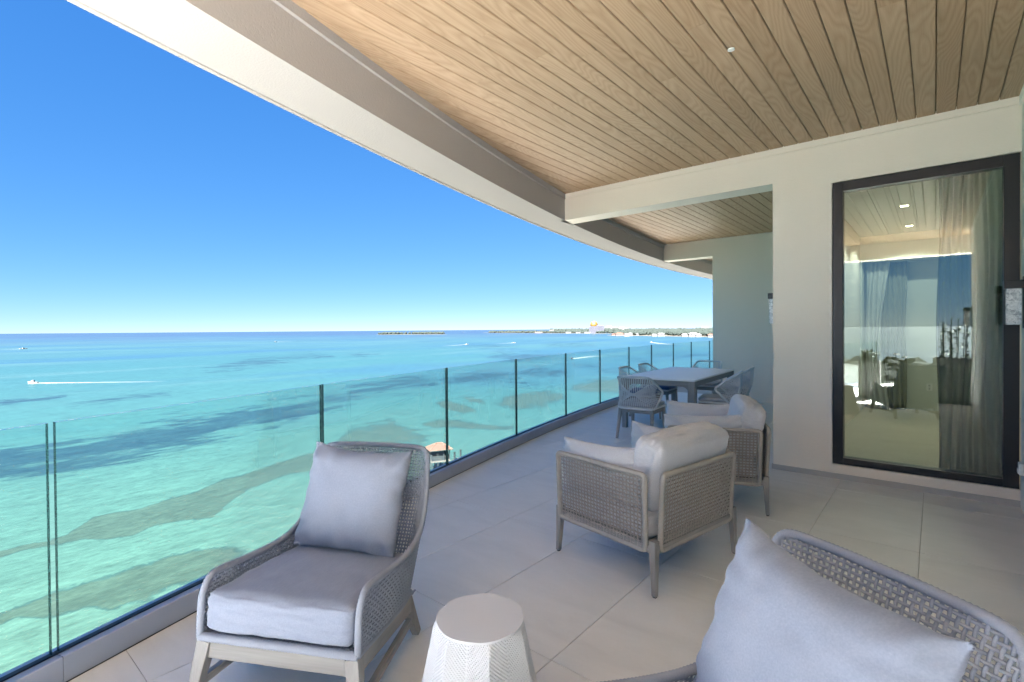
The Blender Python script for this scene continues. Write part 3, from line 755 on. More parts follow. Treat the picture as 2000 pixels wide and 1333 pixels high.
# ================================================================== DINING SET
TBR = math.radians(3.5)
tb = empty('dining_table', (-3.075, 7.83, 0), TBR, 'rectangular pale topped dining table with grey wooden legs', 'table')
tw, tl = 1.07, 2.22
MB().box(-tw/2, tw/2, -tl/2, tl/2, .728, .750).build('table_top', M['tabletop'], tb, .003)
for s in (-1, 1):
    MB().box(s*(tw/2-.03)-.013, s*(tw/2-.03)+.013, -tl/2+.06, tl/2-.06, .652, .7275).build('apron', M['teak_y'], tb, .002)
    MB().box(-tw/2+.06, tw/2-.06, s*(tl/2-.03)-.013, s*(tl/2-.03)+.013, .652, .7275).build('apron', M['teak_x'], tb, .002)
    for t in (-1, 1):
        x, y = s*(tw/2-.045), t*(tl/2-.045)
        lg = MB(); lg.bar((x, y, .7272), (x, y, 0), .082, .082, .068, .068)
        lo_ = lg.build('leg', M['teak'], tb, .004)
        for (dx, dy) in ((-s, 0), (0, -t)):          # curved knee under the apron
            pts = [(0, 0), (.10, 0), (.06, -.012), (.028, -.040), (.010, -.085), (0, -.13)]
            mb = MB(); k = len(pts); VV = []
            for q in (-.013, .013):
                for (a, zz) in pts: VV.append((x+dx*(.036+a)+(q if dx == 0 else 0), y+dy*(.036+a)+(q if dy == 0 else 0), .6515+zz))
            FF = [tuple(range(k)), tuple(range(2*k-1, k-1, -1))]+[(i, k+i, k+(i+1) % k, (i+1) % k) for i in range(k)]
            mb.add(VV, FF).build('bracket', M['teak'], lo_)
def dining_chair(loc, rz, label, cmat):
    c = empty('dining_chair', loc, rz, label, 'dining chair', 'rope dining chairs')
    # wrapped loop of the back: bottom centre -> wing -> top centre, mirrored (front is -y)
    Hh = [(0, .225, .405), (.12, .225, .405), (.215, .215, .408), (.252, .165, .425), (.268, .09, .50), (.280, .005, .590), (.282, -.012, .612), (.276, .012, .638), (.258, .10, .705), (.240, .19, .765), (.222, .262, .808), (.195, .292, .826), (.10, .300, .830), (0, .302, .830)]
    Hh = np.array(Hh); Lh = Hh[::-1][1:-1].copy(); Lh[:, 0] *= -1
    loop = catmull(np.vstack([Hh, Lh]), 6, True)
    wrapped(loop, .015, .010, True, 7).build('back_frame', M['rope_dining'], c, 0, True)
    bot = catmull(np.vstack([Hh[:5][::-1]*[1, 1, 1], (Hh[1:5]*[-1, 1, 1])]), 8); top = catmull(np.vstack([Hh[8:], (Hh[8:-1][::-1]*[-1, 1, 1])]), 8)
    sideR = catmull(Hh[3:10], 8); sideL = sideR*[-1, 1, 1]
    def samp(P, t):
        d = np.r_[0, np.cumsum(np.linalg.norm(np.diff(P, axis=0), axis=1))]; return np.array([np.interp(t*d[-1], d, P[:, k]) for k in range(3)])
    ropes = []
    for k in range(28):                       # fans crossing through the waist
        t = (k+.5)/28; a = samp(bot, t); b_ = samp(top, t); m = (a+b_)/2; m[0] *= .90; m[1] += .03
        ropes.append(catmull([a, m, b_], 3))
    for k in range(15):
        t = .05+.9*k/14; a = samp(sideL, t); b_ = samp(sideR, 1-t); m = (a+b_)/2; m[1] = .282; ropes.append(catmull([a, (a*.45+m*.55)+[0, .055, 0], m, (b_*.45+m*.55)+[0, .055, 0], b_], 3))
    stuff(tubes(ropes, .0042, 4).build('rope_back', M['rope_dining'], c, 0, True))
    # seat frame wound with rope, cushion, wooden apron and splayed legs
    sf = [(-.245, -.235, .418), (.245, -.235, .418), (.235, .20, .412), (-.235, .20, .412)]
    wrapped(sf, .013, .010, True, 7).build('seat_frame', M['rope_dining'], c, 0, True)
    xs = np.linspace(-.23, .23, 22)
    stuff(weave([(x, -.23, .418) for x in xs], [(x, .20, .412) for x in xs], .022, .003, .006).build('seat_deck', M['rope_dining'], c, 0, True))
    for y in (-.215, .195): MB().box(-.20, .20, y-.013, y+.013, .345, .402).build('apron', M['teak_x'], c, .002)
    for s in (-1, 1):
        MB().box(s*.218-.013, s*.218+.013, -.20, .18, .345, .402).build('apron', M['teak_y'], c, .002)
        MB().bar((s*.218, -.212, .402), (s*.228, -.235, 0), .042, .042, .026, .026).build('leg', M['teak'], c, .002)
        MB().bar((s*.218, .192, .402), (s*.236, .275, 0), .042, .046, .026, .028).build('leg', M['teak'], c, .002)
    cu = box_cushion('seat_cushion', .47, .44, .055, cmat, c, 3, .012, .022, 16); cu.location = (0, -.02, .455)
    return c
dcs = [(-3.01, 6.27, PI+.06, 'near end dining chair with its woven back to the viewer', M['cush_dgrey']),
       (-3.57, 7.42, PI/2+.12, 'navy cushioned dining chair on the railing side, nearer to the viewer', M['cush_navy']),
       (-3.64, 8.26, PI/2+.06, 'navy cushioned dining chair on the railing side, farther along the table', M['cush_navy']),
       (-3.22, 9.30, .06, 'far end dining chair facing the viewer across the table', M['cush_dgrey']),
       (-2.36, 7.36, -PI/2+.20, 'grey cushioned dining chair on the wall side, nearer to the viewer', M['cush_dgrey']),
       (-2.44, 8.22, -PI/2+.12, 'grey cushioned dining chair on the wall side, farther along the table', M['cush_dgrey'])]
for (x, y, rz, lab, cm) in dcs: dining_chair((x, y, 0), rz, lab, cm)

# ================================================================== SEA
def proj(Pw):
    q = Pw-np.array([0, 0, CAM_H]); z = q@FW; return 1000+F*(q@RT)/z, CY-F*(q@UP)/z, z
def sdf_poly(x, y, poly):
    """signed distance in stretched photo pixels, positive inside (where a sea-bed patch lies on the water sheet)"""
    P = np.array(poly, float); n = len(P); d = np.full(x.shape, 1e9); ins = np.zeros(x.shape, bool)
    for i in range(n):
        a, b_ = P[i], P[(i+1) % n]; e = b_-a; wx, wy = x-a[0], y-a[1]
        t = np.clip((wx*e[0]+wy*e[1])/(e@e+1e-9), 0, 1); d = np.minimum(d, np.hypot(wx-e[0]*t, wy-e[1]*t))
        c = ((a[1] <= y) & (b_[1] > y)) | ((b_[1] <= y) & (a[1] > y))
        xi = a[0]+(y-a[1])/(b_[1]-a[1]+1e-12)*e[0]; ins ^= c & (x < xi)
    return np.where(ins, d, -d)
ang = np.radians(np.r_[np.arange(184, 440, 4), np.arange(80, 184, .22)]); ang = np.sort(ang % (2*PI))
yy = np.r_[.25, .5, .8, 1.2, 1.7, np.arange(2.3, 40, 1.1), np.arange(40, 160, 2.0), np.arange(160, 620, 3.4), 700, 900, 1400]
rad = (CAM_H-SEA)*F/yy[::-1]
TH, RR = np.meshgrid(ang, rad)
PX, PY = RR*np.cos(TH), RR*np.sin(TH)
Pw = np.stack([PX, PY, np.full(PX.shape, SEA)], -1)
ix, iy, iz = proj(Pw); front = iz > 1
ix = np.where(front, ix, -5e3); iy = np.where(front, iy, 5e3)
c6 = lambda L: [(x*.55, 600+y*.55) for x, y in L]
GR = [  # dark seagrass meadows
 ([(-300, 905), (0, 872), (165, 850), (275, 828), (385, 810), (467, 798), (550, 783), (643, 764), (727, 748), (800, 734), (850, 740), (872, 764), (769, 766), (685, 784), (600, 812), (467, 838), (385, 860), (275, 888), (165, 912), (0, 942), (-300, 985)], 9, .85),
 ([(757, 770), (800, 766), (825, 772), (790, 780), (760, 776)], 5, .5),
 ([(860, 742), (900, 728), (960, 722), (1010, 726), (1020, 742), (960, 750), (900, 752), (865, 752)], 7, .8),
 ([(940, 694), (975, 688), (1050, 690), (1110, 696), (1115, 704), (1060, 708), (1000, 707), (960, 700)], 5, .8),
 ([(1000, 722), (1060, 716), (1110, 720), (1112, 738), (1050, 737), (1005, 732)], 6, .75),
 ([(975, 741), (1052, 743), (1050, 752), (990, 750)], 4, .6),
 ([(1107, 710), (1160, 711), (1155, 716), (1110, 716)], 3, .6), ([(1150, 722), (1215, 721), (1215, 731), (1165, 731)], 4, .65),
 ([(400, 722), (450, 706), (520, 698), (605, 692), (590, 702), (520, 710), (470, 722)], 6, .8),
 ([(0, 784), (60, 778), (125, 774), (110, 782), (40, 790), (0, 792)], 4, .55), ([(130, 790), (230, 778), (300, 768), (330, 771), (220, 788)], 4, .4),
 ([(672, 694), (700, 690), (740, 692), (715, 698)], 3, .7), ([(580, 697), (620, 694), (650, 696), (600, 701)], 3, .6),
 ([(1240, 690), (1330, 688), (1400, 692), (1400, 702), (1300, 700)], 4, .6), ([(1190, 697), (1260, 696), (1250, 702)], 3, .6), ([(1240, 706), (1290, 705), (1285, 709)], 2.5, .5),
 ([(900, 676), (960, 674), (1010, 677), (950, 681)], 2, .35), ([(1060, 672), (1130, 671), (1160, 675), (1090, 677)], 2, .45)]
RF = [  # brown reef flats with crisp rims
 (c6([(-300, 935), (0, 865), (100, 840), (165, 830), (240, 805), (330, 745), (400, 730), (500, 715), (600, 680), (700, 655), (780, 615), (880, 590), (960, 565), (1060, 530), (1200, 500), (1350, 480), (1350, 560), (1110, 582), (1030, 595), (970, 615), (880, 650), (820, 690), (755, 745), (640, 760), (550, 775), (470, 815), (380, 825), (300, 825), (200, 848), (100, 862), (50, 875), (0, 890), (-300, 960)]), 3.0, .95),
 (c6([(-200, 1150), (0, 1085), (100, 1050), (200, 1000), (330, 970), (420, 935), (520, 905), (620, 870), (760, 840), (900, 860), (760, 960), (600, 1010), (520, 1045), (460, 1060), (400, 1085), (300, 1080), (220, 1100), (150, 1115), (60, 1105), (0, 1135), (-200, 1200)]), 9.0, .75),
 ([(846, 786), (870, 782), (910, 792), (931, 802), (905, 808), (870, 800)], 2.0, .75),
 ([(660, 860), (690, 838), (730, 830), (760, 822), (800, 836), (840, 850), (830, 868), (760, 872), (690, 874)], 8, .45),
 ([(815, 827), (860, 820), (900, 822), (950, 830), (1007, 833), (1000, 840), (900, 838), (850, 836)], 2.5, .6),
 ([(960, 790), (1000, 772), (1060, 765), (1105, 770), (1104, 782), (1060, 795), (1010, 799)], 5, .45),
 ([(1055, 772), (1080, 770), (1104, 778), (1085, 782)], 2, .6),
 ([(1107, 762), (1130, 748), (1170, 738), (1215, 738), (1215, 770), (1160, 772)], 5, .55), ([(905, 775), (940, 780), (950, 790), (915, 786)], 2, .4)]
def field(patches, k):
    f = np.full(ix.shape, -1.0)
    for poly, soft, amp in patches:
        soft = soft*k
        P = np.array(poly); m = (ix > P[:, 0].min()-60) & (ix < P[:, 0].max()+60) & (iy > P[:, 1].min()-60) & (iy < P[:, 1].max()+60)
        if not m.any(): continue
        s = np.clip(sdf_poly(ix[m], iy[m], poly)/soft, -1, 1)
        f[m] = np.maximum(f[m], np.where(s > -.999, s*amp+(amp-1)*0, -1))
    return f
grass, reef = field(GR, 2.6), field(RF, 2.0)
H_, W2 = PX.shape
idx = np.arange(H_*W2).reshape(H_, W2)
nx_ = np.roll(idx, -1, 1)
Q = np.stack([idx[:-1], nx_[:-1], nx_[1:], idx[1:]], -1).reshape(-1, 4)
me = bpy.data.meshes.new('sea'); me.vertices.add(H_*W2); me.vertices.foreach_set('co', Pw.reshape(-1).astype(np.float32))
me.loops.add(Q.size); me.loops.foreach_set('vertex_index', Q.reshape(-1).astype(np.int32)); me.polygons.add(len(Q))
me.polygons.foreach_set('loop_start', (np.arange(len(Q))*4).astype(np.int32)); me.polygons.foreach_set('loop_total', np.full(len(Q), 4, np.int32))
me.update(); me.validate()
for nm, arr in (('seagrass', grass), ('reef', reef)):
    a = me.attributes.new(nm, 'FLOAT', 'POINT'); a.data.foreach_set('value', arr.reshape(-1).astype(np.float32))
# depth of the water: shelf to the north-east stays shallow, open water lies to the west
dist = RR; west = np.clip((TH-math.radians(118))/math.radians(60), 0, 1)
depth = np.clip(np.log(np.maximum(dist, 30)/45)/np.log(12000/45), 0, 1)
depth = np.where(TH > math.radians(190), np.minimum(depth, .55), depth)
a = me.attributes.new('depth', 'FLOAT', 'POINT'); a.data.foreach_set('value', depth.reshape(-1).astype(np.float32))
deepw = np.clip((np.log(np.maximum(dist, 1))-math.log(1500))/(math.log(5200)-math.log(1500)), 0, 1)*np.clip((TH-math.radians(98))/math.radians(35), 0, 1)
deepw = np.where(TH > math.radians(190), 0, deepw)
a = me.attributes.new('deep', 'FLOAT', 'POINT'); a.data.foreach_set('value', deepw.reshape(-1).astype(np.float32))
def sea_mat():
    b = N('sea_water')
    def at(nm): o = b.n('Attribute', attribute_name=nm); return o.outputs['Fac']
    geo = b.n('NewGeometry'); pos = geo.outputs['Position']
    mp = b.n('Mapping'); b.set(mp.inputs[0], pos); mp.inputs['Rotation'].default_value = (0, 0, math.radians(20)); mp.inputs['Scale'].default_value = (1, .35, 1)
    big = b.noise(mp.outputs[0], .012, 5, .6, .4); mid = b.noise(mp.outputs[0], .09, 5, .62, .6); fine = b.noise(pos, .9, 4, .65); rip = b.noise(mp.outputs[0], 1.4, 4, .7)
    dp = b.math('ADD', at('depth'), b.math('MULTIPLY', b.math('SUBTRACT', big, .5), .16))
    col = b.ramp(dp, [(.0, (.0275, .0505, .038, 1)), (.14, (.0205, .0455, .0365, 1)), (.28, (.0125, .0395, .0365, 1)), (.45, (.0095, .0355, .0375, 1)), (.62, (.0125, .0350, .0405, 1)), (.80, (.0165, .0345, .0435, 1)), (1.0, (.0145, .023, .0395, 1))])
    col = b.mix(at('deep'), col, (.0095, .0165, .037, 1))
    # drifting streaks of seagrass over the shelf
    st_ = b.noise(mp.outputs[0], .0032, 6, .62, .8)
    stf = b.ramp(st_, [(.49, (0, 0, 0, 1)), (.62, (1, 1, 1, 1))])
    far_ = b.math('MULTIPLY', b.math('SUBTRACT', at('depth'), .22), 4.5, True)
    lt = b.ramp(b.noise(mp.outputs[0], .0075, 6, .65, .6), [(.50, (0, 0, 0, 1)), (.66, (1, 1, 1, 1))])
    col = b.mix(b.math('MULTIPLY', b.math('MULTIPLY', lt, far_), .65), col, (.021, .047, .047, 1))
    col = b.mix(b.math('MULTIPLY', b.math('MULTIPLY', stf, far_), .75), col, (0.00686, 0.02667, 0.04571, 1))
    s2 = b.ramp(b.noise(mp.outputs[0], .011, 6, .68, 1.0), [(.55, (0, 0, 0, 1)), (.66, (1, 1, 1, 1))])
    col = b.mix(b.math('MULTIPLY', b.math('MULTIPLY', s2, far_), .5), col, (.0055, .021, .030, 1))
    # seagrass meadows
    wob = b.math('ADD', b.math('MULTIPLY', b.math('SUBTRACT', mid, .5), 3.4), b.math('MULTIPLY', b.math('SUBTRACT', b.noise(mp.outputs[0], .35, 5, .7, .5), .5), 2.4))
    g = b.math('ADD', at('seagrass'), wob)
    gm = b.ramp(g, [(-.0, (0, 0, 0, 1)), (.5, (1, 1, 1, 1))])
    gm = b.math('MULTIPLY', gm, b.math('GREATER_THAN', at('seagrass'), -.97))
    col = b.mix(b.math('MULTIPLY', gm, b.math('ADD', .45, b.math('MULTIPLY', b.noise(mp.outputs[0], .16, 5, .7, .6), .85), True)), col, (.0036, .0125, .0170, 1))
    # reef flats: pale brown inside, dark rim
    wr_ = b.math('ADD', b.math('MULTIPLY', b.math('SUBTRACT', mid, .5), 1.3), b.math('MULTIPLY', b.math('SUBTRACT', b.noise(pos, .3, 5, .7), .5), 1.5))
    r = b.math('ADD', at('reef'), wr_)
    rm = b.ramp(r, [(.02, (0, 0, 0, 1)), (.22, (1, 1, 1, 1))]); on = b.math('GREATER_THAN', at('reef'), -.97)
    rm = b.math('MULTIPLY', rm, on)
    rc = b.mix(fine, (.0105, .0195, .0145, 1), (.0215, .0325, .022, 1))
    col = b.mix(b.math('MULTIPLY', rm, .85), col, rc)
    rim = b.ramp(r, [(.0, (0, 0, 0, 1)), (.10, (1, 1, 1, 1)), (.30, (0, 0, 0, 1))])
    col = b.mix(b.math('MULTIPLY', b.math('MULTIPLY', rim, on), .6), col, (0.005714, 0.01905, 0.01905, 1))
    # ripple light and dark and sparkle, painted into the water colour
    k = b.math('MULTIPLY', .51, b.math('ADD', -.25, b.math('ADD', b.math('MULTIPLY', rip, 1.1), b.math('ADD', b.math('MULTIPLY', b.noise(mp.outputs[0], .38, 4, .65, .8), .9), b.math('MULTIPLY', b.noise(mp.outputs[0], 4.5, 3, .7), .5))))); col = b.mix(1.0, col, b.n('CombineXYZ', i_0=k, i_1=k, i_2=k).outputs[0], 'MULTIPLY')
    painted_spark = b.ramp(b.noise(mp.outputs[0], 3.0, 3, .7), [(.62, (0, 0, 0, 1)), (.74, (1, 1, 1, 1))])
    col = b.mix(b.math('MULTIPLY', painted_spark, .18), col, (.043, .06, .056, 1))
    b.principled(col, .32, b.bump(rip, .35, .25), .22); return b.m
me.materials.append(sea_mat())
sea = bpy.data.objects.new('sea', me); COL.objects.link(sea); struct(sea)

# ================================================================== BOATS AND WAKES
b = N('wake_foam'); v = b.coord('Object'); n = b.noise(b.coord('Object', (.25, 1, 1)), .9, 5, .7)
tr = b.n('BsdfTransparent'); df = b.n('BsdfDiffuse'); df.inputs[0].default_value = (.085, .09, .09, 1); mx = b.n('MixShader')
at_ = b.n('Attribute', attribute_name='fade'); b.set(mx.inputs[0], b.math('MULTIPLY', b.math('ADD', b.math('MULTIPLY', n, 2.2), -.55, True), at_.outputs['Fac'], True))
b.t.links.new(tr.outputs[0], mx.inputs[1]); b.t.links.new(df.outputs[0], mx.inputs[2]); b.surf(mx.outputs[0]); M['foam'] = b.m
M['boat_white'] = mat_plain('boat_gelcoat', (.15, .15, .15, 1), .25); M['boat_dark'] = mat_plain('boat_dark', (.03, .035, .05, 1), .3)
def boat(px0, px1, label, L=8.0, width=2.6, hull='boat_white', wake_w=1.0):
    p = onz(px0[0], px0[1], SEA); q = onz(px1[0], px1[1], SEA); d = (p-q)[:2]; D = np.linalg.norm(d); a = math.atan2(d[1], d[0])
    o = empty('motor_boat', (p[0], p[1], SEA), a, label, 'boat', 'motor boats on the water')
    # hull along +x, bow forward
    st = [(-L*.5, .42, .1, .9), (-L*.2, .48, -.1, .95), (L*.15, .46, -.1, 1.05), (L*.38, .28, .0, 1.2), (L*.5, .02, .35, 1.35)]
    V = []; Fc = []
    for (x, hw, zk, zd) in st: V += [(x, -hw*width, zd), (x, -hw*width*.8, zk+.25), (x, 0, zk-.1), (x, hw*width*.8, zk+.25), (x, hw*width, zd)]
    for i in range(len(st)-1):
        for j in range(4): Fc.append((i*5+j, i*5+j+1, (i+1)*5+j+1, (i+1)*5+j))
        Fc.append((i*5+4, i*5, (i+1)*5, (i+1)*5+4))
    Fc.append((4, 3, 2, 1, 0))
    mesh_obj('hull', V, Fc, M[hull], o)
    MB().hexa([(-L*.15, -width*.3, .9), (L*.18, -width*.3, .95), (L*.18, width*.3, .95), (-L*.15, width*.3, .9), (-L*.12, -width*.25, 2.0), (L*.05, -width*.25, 2.0), (L*.05, width*.25, 2.0), (-L*.12, width*.25, 2.0)]).build('cabin', M['boat_white'] if hull == 'boat_white' else M['boat_dark'], o)
    n = 40; V = []; Fc = []; fade = []
    for i in range(n+1):
        t = i/n; x = L*.3-t*D; wdt = wake_w*(width*.55+.035*D*t**.7); h = .45*(1-t)**2+.06
        for s, zz in ((-1, .02), (-.5, h), (0, h*.7), (.5, h), (1, .02)): V.append((x, s*wdt, zz)); fade.append((1-t)**.8*(1 if abs(s) < .9 else .35))
    for i in range(n):
        for j in range(4): Fc.append((i*5+j, i*5+j+1, (i+1)*5+j+1, (i+1)*5+j))
    wk = mesh_obj('wake', V, Fc, M['foam'], o, True); at2 = wk.data.attributes.new('fade', 'FLOAT', 'POINT'); at2.data.foreach_set('value', fade)
    wk.data.update()
    return o
boat((64, 749.5), (330, 745.5), 'white motor boat with a long white wake on the left', 5.5, 2.0, wake_w=1.1)
boat((1117, 701.5), (1170, 695), 'small dark watercraft trailing a curl of foam behind the railing glass', 4.5, 1.8, 'boat_dark', 2.2)
boat((46, 682.0), (-10, 684), 'distant boat with a short white wake at the left edge', 14, 4.0, wake_w=1.0)
boat((538, 668.5), (572, 667), 'distant white boat left of centre below the horizon', 14, 4.2, wake_w=1.0)
boat((912, 673.5), (862, 676.6), 'distant boat with a thin straight wake right of centre', 11, 3.2, wake_w=1.2)
boat((1004, 670.5), (960, 672), 'distant boat with broad white foam near the middle', 13, 4.2, wake_w=1.5)
boat((1272, 669.3), (1318, 674.5), 'boat trailing white foam above the far railing panels', 11, 3.6, wake_w=1.6)
boat((905, 649.5), (915, 649.4), 'tiny white boat on the horizon between the islands', 30, 8)

# ================================================================== FAR SHORE
M['leaf'] = N('far_foliage')
b = M['leaf']; v = b.n('NewGeometry').outputs['Position']; n = b.noise(v, .05, 4, .6); b.principled(b.mix(n, (.0042, .0064, .0060, 1), (.012, .0158, .0128, 1)), .9, None, .1); M['leaf'] = b.m
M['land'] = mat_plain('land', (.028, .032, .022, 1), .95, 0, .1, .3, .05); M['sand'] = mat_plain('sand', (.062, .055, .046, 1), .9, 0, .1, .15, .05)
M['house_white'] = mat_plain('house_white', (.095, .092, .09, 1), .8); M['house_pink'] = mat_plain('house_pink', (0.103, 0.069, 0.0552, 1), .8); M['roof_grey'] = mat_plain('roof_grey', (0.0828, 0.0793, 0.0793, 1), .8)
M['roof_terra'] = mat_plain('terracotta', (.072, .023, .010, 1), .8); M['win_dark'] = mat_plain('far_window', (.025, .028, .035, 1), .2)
def island(name, pa, pb, back, h, sand=True):
    """low land between two shoreline pixels, reaching `back` metres further out"""
    a, c = onz(*pa, SEA), onz(*pb, SEA); n = 46; m = 10; V = []; Fc = []
    away = np.array([(a[0]+c[0])/2, (a[1]+c[1])/2]); away /= np.linalg.norm(away)
    for i in range(n+1):
        t = i/n; p = a[:2]+(c-a)[:2]*t; taper = min(1, 6*t, 6*(1-t)) if sand else min(1, 6*t)
        for j in range(m+1):
            s = j/m; off = (s-.0)*back*(.25+.75*taper)
            q = p+away*(off+12*mnoise.noise(Vector((i*.5, j*.4, 1))))
            z = SEA-.6+h*taper*min(1, s*2.6)*(1 if s < .85 else (1-s)/.15*.9+.1)*(.8+.5*mnoise.noise(Vector((i*.21, j*.5, 3))))+(1.5 if j > 0 else 0)
            V.append((q[0], q[1], z))
    for i in range(n):
        for j in range(m): k = i*(m+1)+j; Fc.append((k, k+m+1, k+m+2, k+1))
    mid = [0 if (f % m) >= 1 else 1 for f in range(len(Fc))]
    o = mesh_obj(name, V, Fc, None, None, True, [M['land'], M['sand']], mid); struct(o)
    return o, a, c, away
ICO = None
def blob_field(name, a, c, away, r0, r1, n, hmin, hmax, zbase, label, seed, ta=0.0, tb=1.0, rise=0.0):
    """a far wood: hundreds of ragged crowns, one mass"""
    rnd = random.Random(seed); V = []; Fc = []
    bm = bmesh.new(); bmesh.ops.create_icosphere(bm, subdivisions=2, radius=1.0); bv = [v.co.copy() for v in bm.verts]; bf = [[v.index for v in f.verts] for f in bm.faces]; bm.free()
    for _ in range(n):
        t = rnd.uniform(ta, tb); s = rnd.random(); p = a[:2]+(c-a)[:2]*t+away*(r0+(r1-r0)*s)
        h = rnd.uniform(hmin, hmax); wd = h*rnd.uniform(.45, .8); k = len(V); off = Vector((rnd.random()*50, rnd.random()*50, 0))
        zb = zbase+rise*s
        for q in bv:
            f = 1+.45*mnoise.noise(q*1.9+off)
            V.append((p[0]+q.x*wd*f, p[1]+q.y*wd*f, zb+h*.5+q.z*h*.55*f))
        Fc += [tuple(k+i for i in f) for f in bf]
    o = mesh_obj(name, V, Fc, M['leaf'], None, False); stuff(o); o['label'] = label; return o
def house(px, py, wd, dp, h, wallm, roofm, label, dz=0.0, kind='house', storeys=1, group='houses on the far shore', flat=False):
    p = onz(px, py, SEA); d = math.hypot(p[0], p[1]); rz = math.atan2(p[1], p[0])-PI/2+.2
    o = empty(kind, (p[0], p[1], SEA+dz), rz, label, 'building' if kind != 'house' else 'house', group)
    MB().box(-wd/2, wd/2, -dp/2, dp/2, -14, h).build('wall', M[wallm], o)
    if flat: MB().box(-wd/2-.3, wd/2+.3, -dp/2-.3, dp/2+.3, h, h+1.0).build('roof', M[roofm], o)
    else:
        e = 1.0; V = [(-wd/2-e, -dp/2-e, h), (wd/2+e, -dp/2-e, h), (wd/2+e, dp/2+e, h), (-wd/2-e, dp/2+e, h), (-wd/4, 0, h+dp*.3), (wd/4, 0, h+dp*.3)]
        mesh_obj('roof', V, [(0, 1, 5, 4), (2, 3, 4, 5), (1, 2, 5), (3, 0, 4), (3, 2, 1, 0)], M[roofm], o)
    nn = max(2, int(wd/5))
    for s in range(storeys):
        for k in range(nn):
            x = -wd/2+wd*(k+.5)/nn; z = h*(s+.35)/storeys
            MB().box(x-wd/nn*.28, x+wd/nn*.28, -dp/2-.08, -dp/2+.1, z, z+h/storeys*.42).build('window', M['win_dark'], o)
    return o
def px_s(p): return 1
# right-hand land
i1, a, c, aw = island('island', (1186, 655.5), (1470, 660.0), 900, 9, False)
blob_field('far_wood', a, c, aw, 60, 800, 900, 9, 17, SEA+3, 'dark green wooded far shore at the right', 1, .06, 1, 12)
# long middle spit
i2, a2, c2_, aw2 = island('island', (944, 650.6), (1215, 652.0), 300, 4)
blob_field('far_wood', a2, c2_, aw2, 30, 220, 420, 9, 17, SEA+1, 'dark trees along the low middle spit', 2, .06, 1, 4)
blob_field('far_wood', a2, c2_, aw2, 500, 1100, 240, 14, 26, SEA+4, 'pale wooded rise behind the hotel', 5, .62, 1.1, 8)
# small left island
i3, a3, c3, aw3 = island('island', (735, 654.3), (872, 653.4), 160, 3.5)
blob_field('far_wood', a3, c3, aw3, 30, 120, 150, 8, 17, SEA+1.5, 'row of dark trees on the small low island', 3, .02, .98, 2)
# hotel with its yellow dome
hp = onz(1165, 651.6, SEA); hz = math.atan2(hp[1], hp[0])-PI/2
ht = empty('hotel', (hp[0], hp[1], SEA), hz, 'large grey hotel block topped by a bright yellow dome on the far shore', 'building')
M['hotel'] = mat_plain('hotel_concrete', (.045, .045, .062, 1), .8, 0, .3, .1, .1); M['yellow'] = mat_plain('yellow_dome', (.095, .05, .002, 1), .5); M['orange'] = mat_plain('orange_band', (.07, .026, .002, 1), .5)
MB().box(-48, 0, -15, 15, -1, 47).build('wing', M['hotel'], ht); MB().box(.3, 50, -12, 18, -1, 54).build('wing', M['hotel'], ht)
for s in range(6):
    for k in range(9):
        x = -45+k*5.1; MB().box(x, x+3.4, -15.3, -14.9, 6+s*6.6, 9.6+s*6.6).build('window', M['win_dark'], ht)
        x = 3+k*5.1; MB().box(x, x+3.4, -12.3, -11.9, 8+s*7.2, 12+s*7.2).build('window', M['win_dark'], ht)
V = []; Fc = []; n1, n2 = 28, 14
for j in range(n2+1):
    t = -.18*PI+(.5+.18)*PI*j/n2
    for i in range(n1): V.append((-16+25*math.cos(t)*math.cos(2*PI*i/n1), 16*math.cos(t)*math.sin(2*PI*i/n1), 59+24*math.sin(t)))
for j in range(n2):
    for i in range(n1): q = (i+1) % n1; Fc.append((j*n1+i, j*n1+q, (j+1)*n1+q, (j+1)*n1+i))
Fc.append(tuple(range(n1-1, -1, -1)))
dm = mesh_obj('dome', V, Fc, M['yellow'], ht, True)
arc = [(-16+15*math.cos(a_), -16.4+3.0*abs(math.cos(a_)), 60+13*math.sin(a_)) for a_ in np.linspace(.35, 2.8, 14)]
tubes([arc], 1.6, 6).build('arch', M['orange'], dm)
HS = [(1210, 656.3, 34, 16, 7, 'house_pink', 'roof_terra', 'pink waterfront house with terracotta roof at the tip of the far shore'),
      (1199, 656.0, 20, 10, 4, 'house_pink', 'roof_terra', 'low pink boathouse at the very tip of the far shore'),
      (1224, 657.4, 20, 12, 6, 'house_white', 'roof_grey', 'white cottage next to the pink waterfront house'),
      (1231, 656.6, 16, 12, 8, 'house_white', 'roof_grey', 'taller white house right of the white cottage'),
      (1246, 656.0, 14, 10, 6, 'house_white', 'roof_grey', 'small white house half hidden in trees left of centre shore'),
      (1278, 657.4, 18, 10, 5, 'house_white', 'roof_grey', 'low white shoreline house before the wood'),
      (1291, 657.3, 26, 14, 7, 'roof_grey', 'roof_grey', 'grey roofed shoreline house in the middle of the wood'),
      (1337, 658.1, 20, 12, 6, 'house_white', 'roof_grey', 'white shoreline house left of the large villa'),
      (1354, 658.3, 30, 16, 9, 'house_white', 'roof_grey', 'large white villa with several wings on the far shore'),
      (1364, 658.6, 18, 12, 6, 'house_white', 'roof_grey', 'white wing right of the large villa'),
      (1388, 659.1, 18, 12, 6, 'house_white', 'roof_terra', 'white house against the edge of the balcony wall')]
for (x, y, wd, dp, h, wm, rm_, lab) in HS: house(x, y, wd, dp, h, wm, rm_, lab, 1.5)
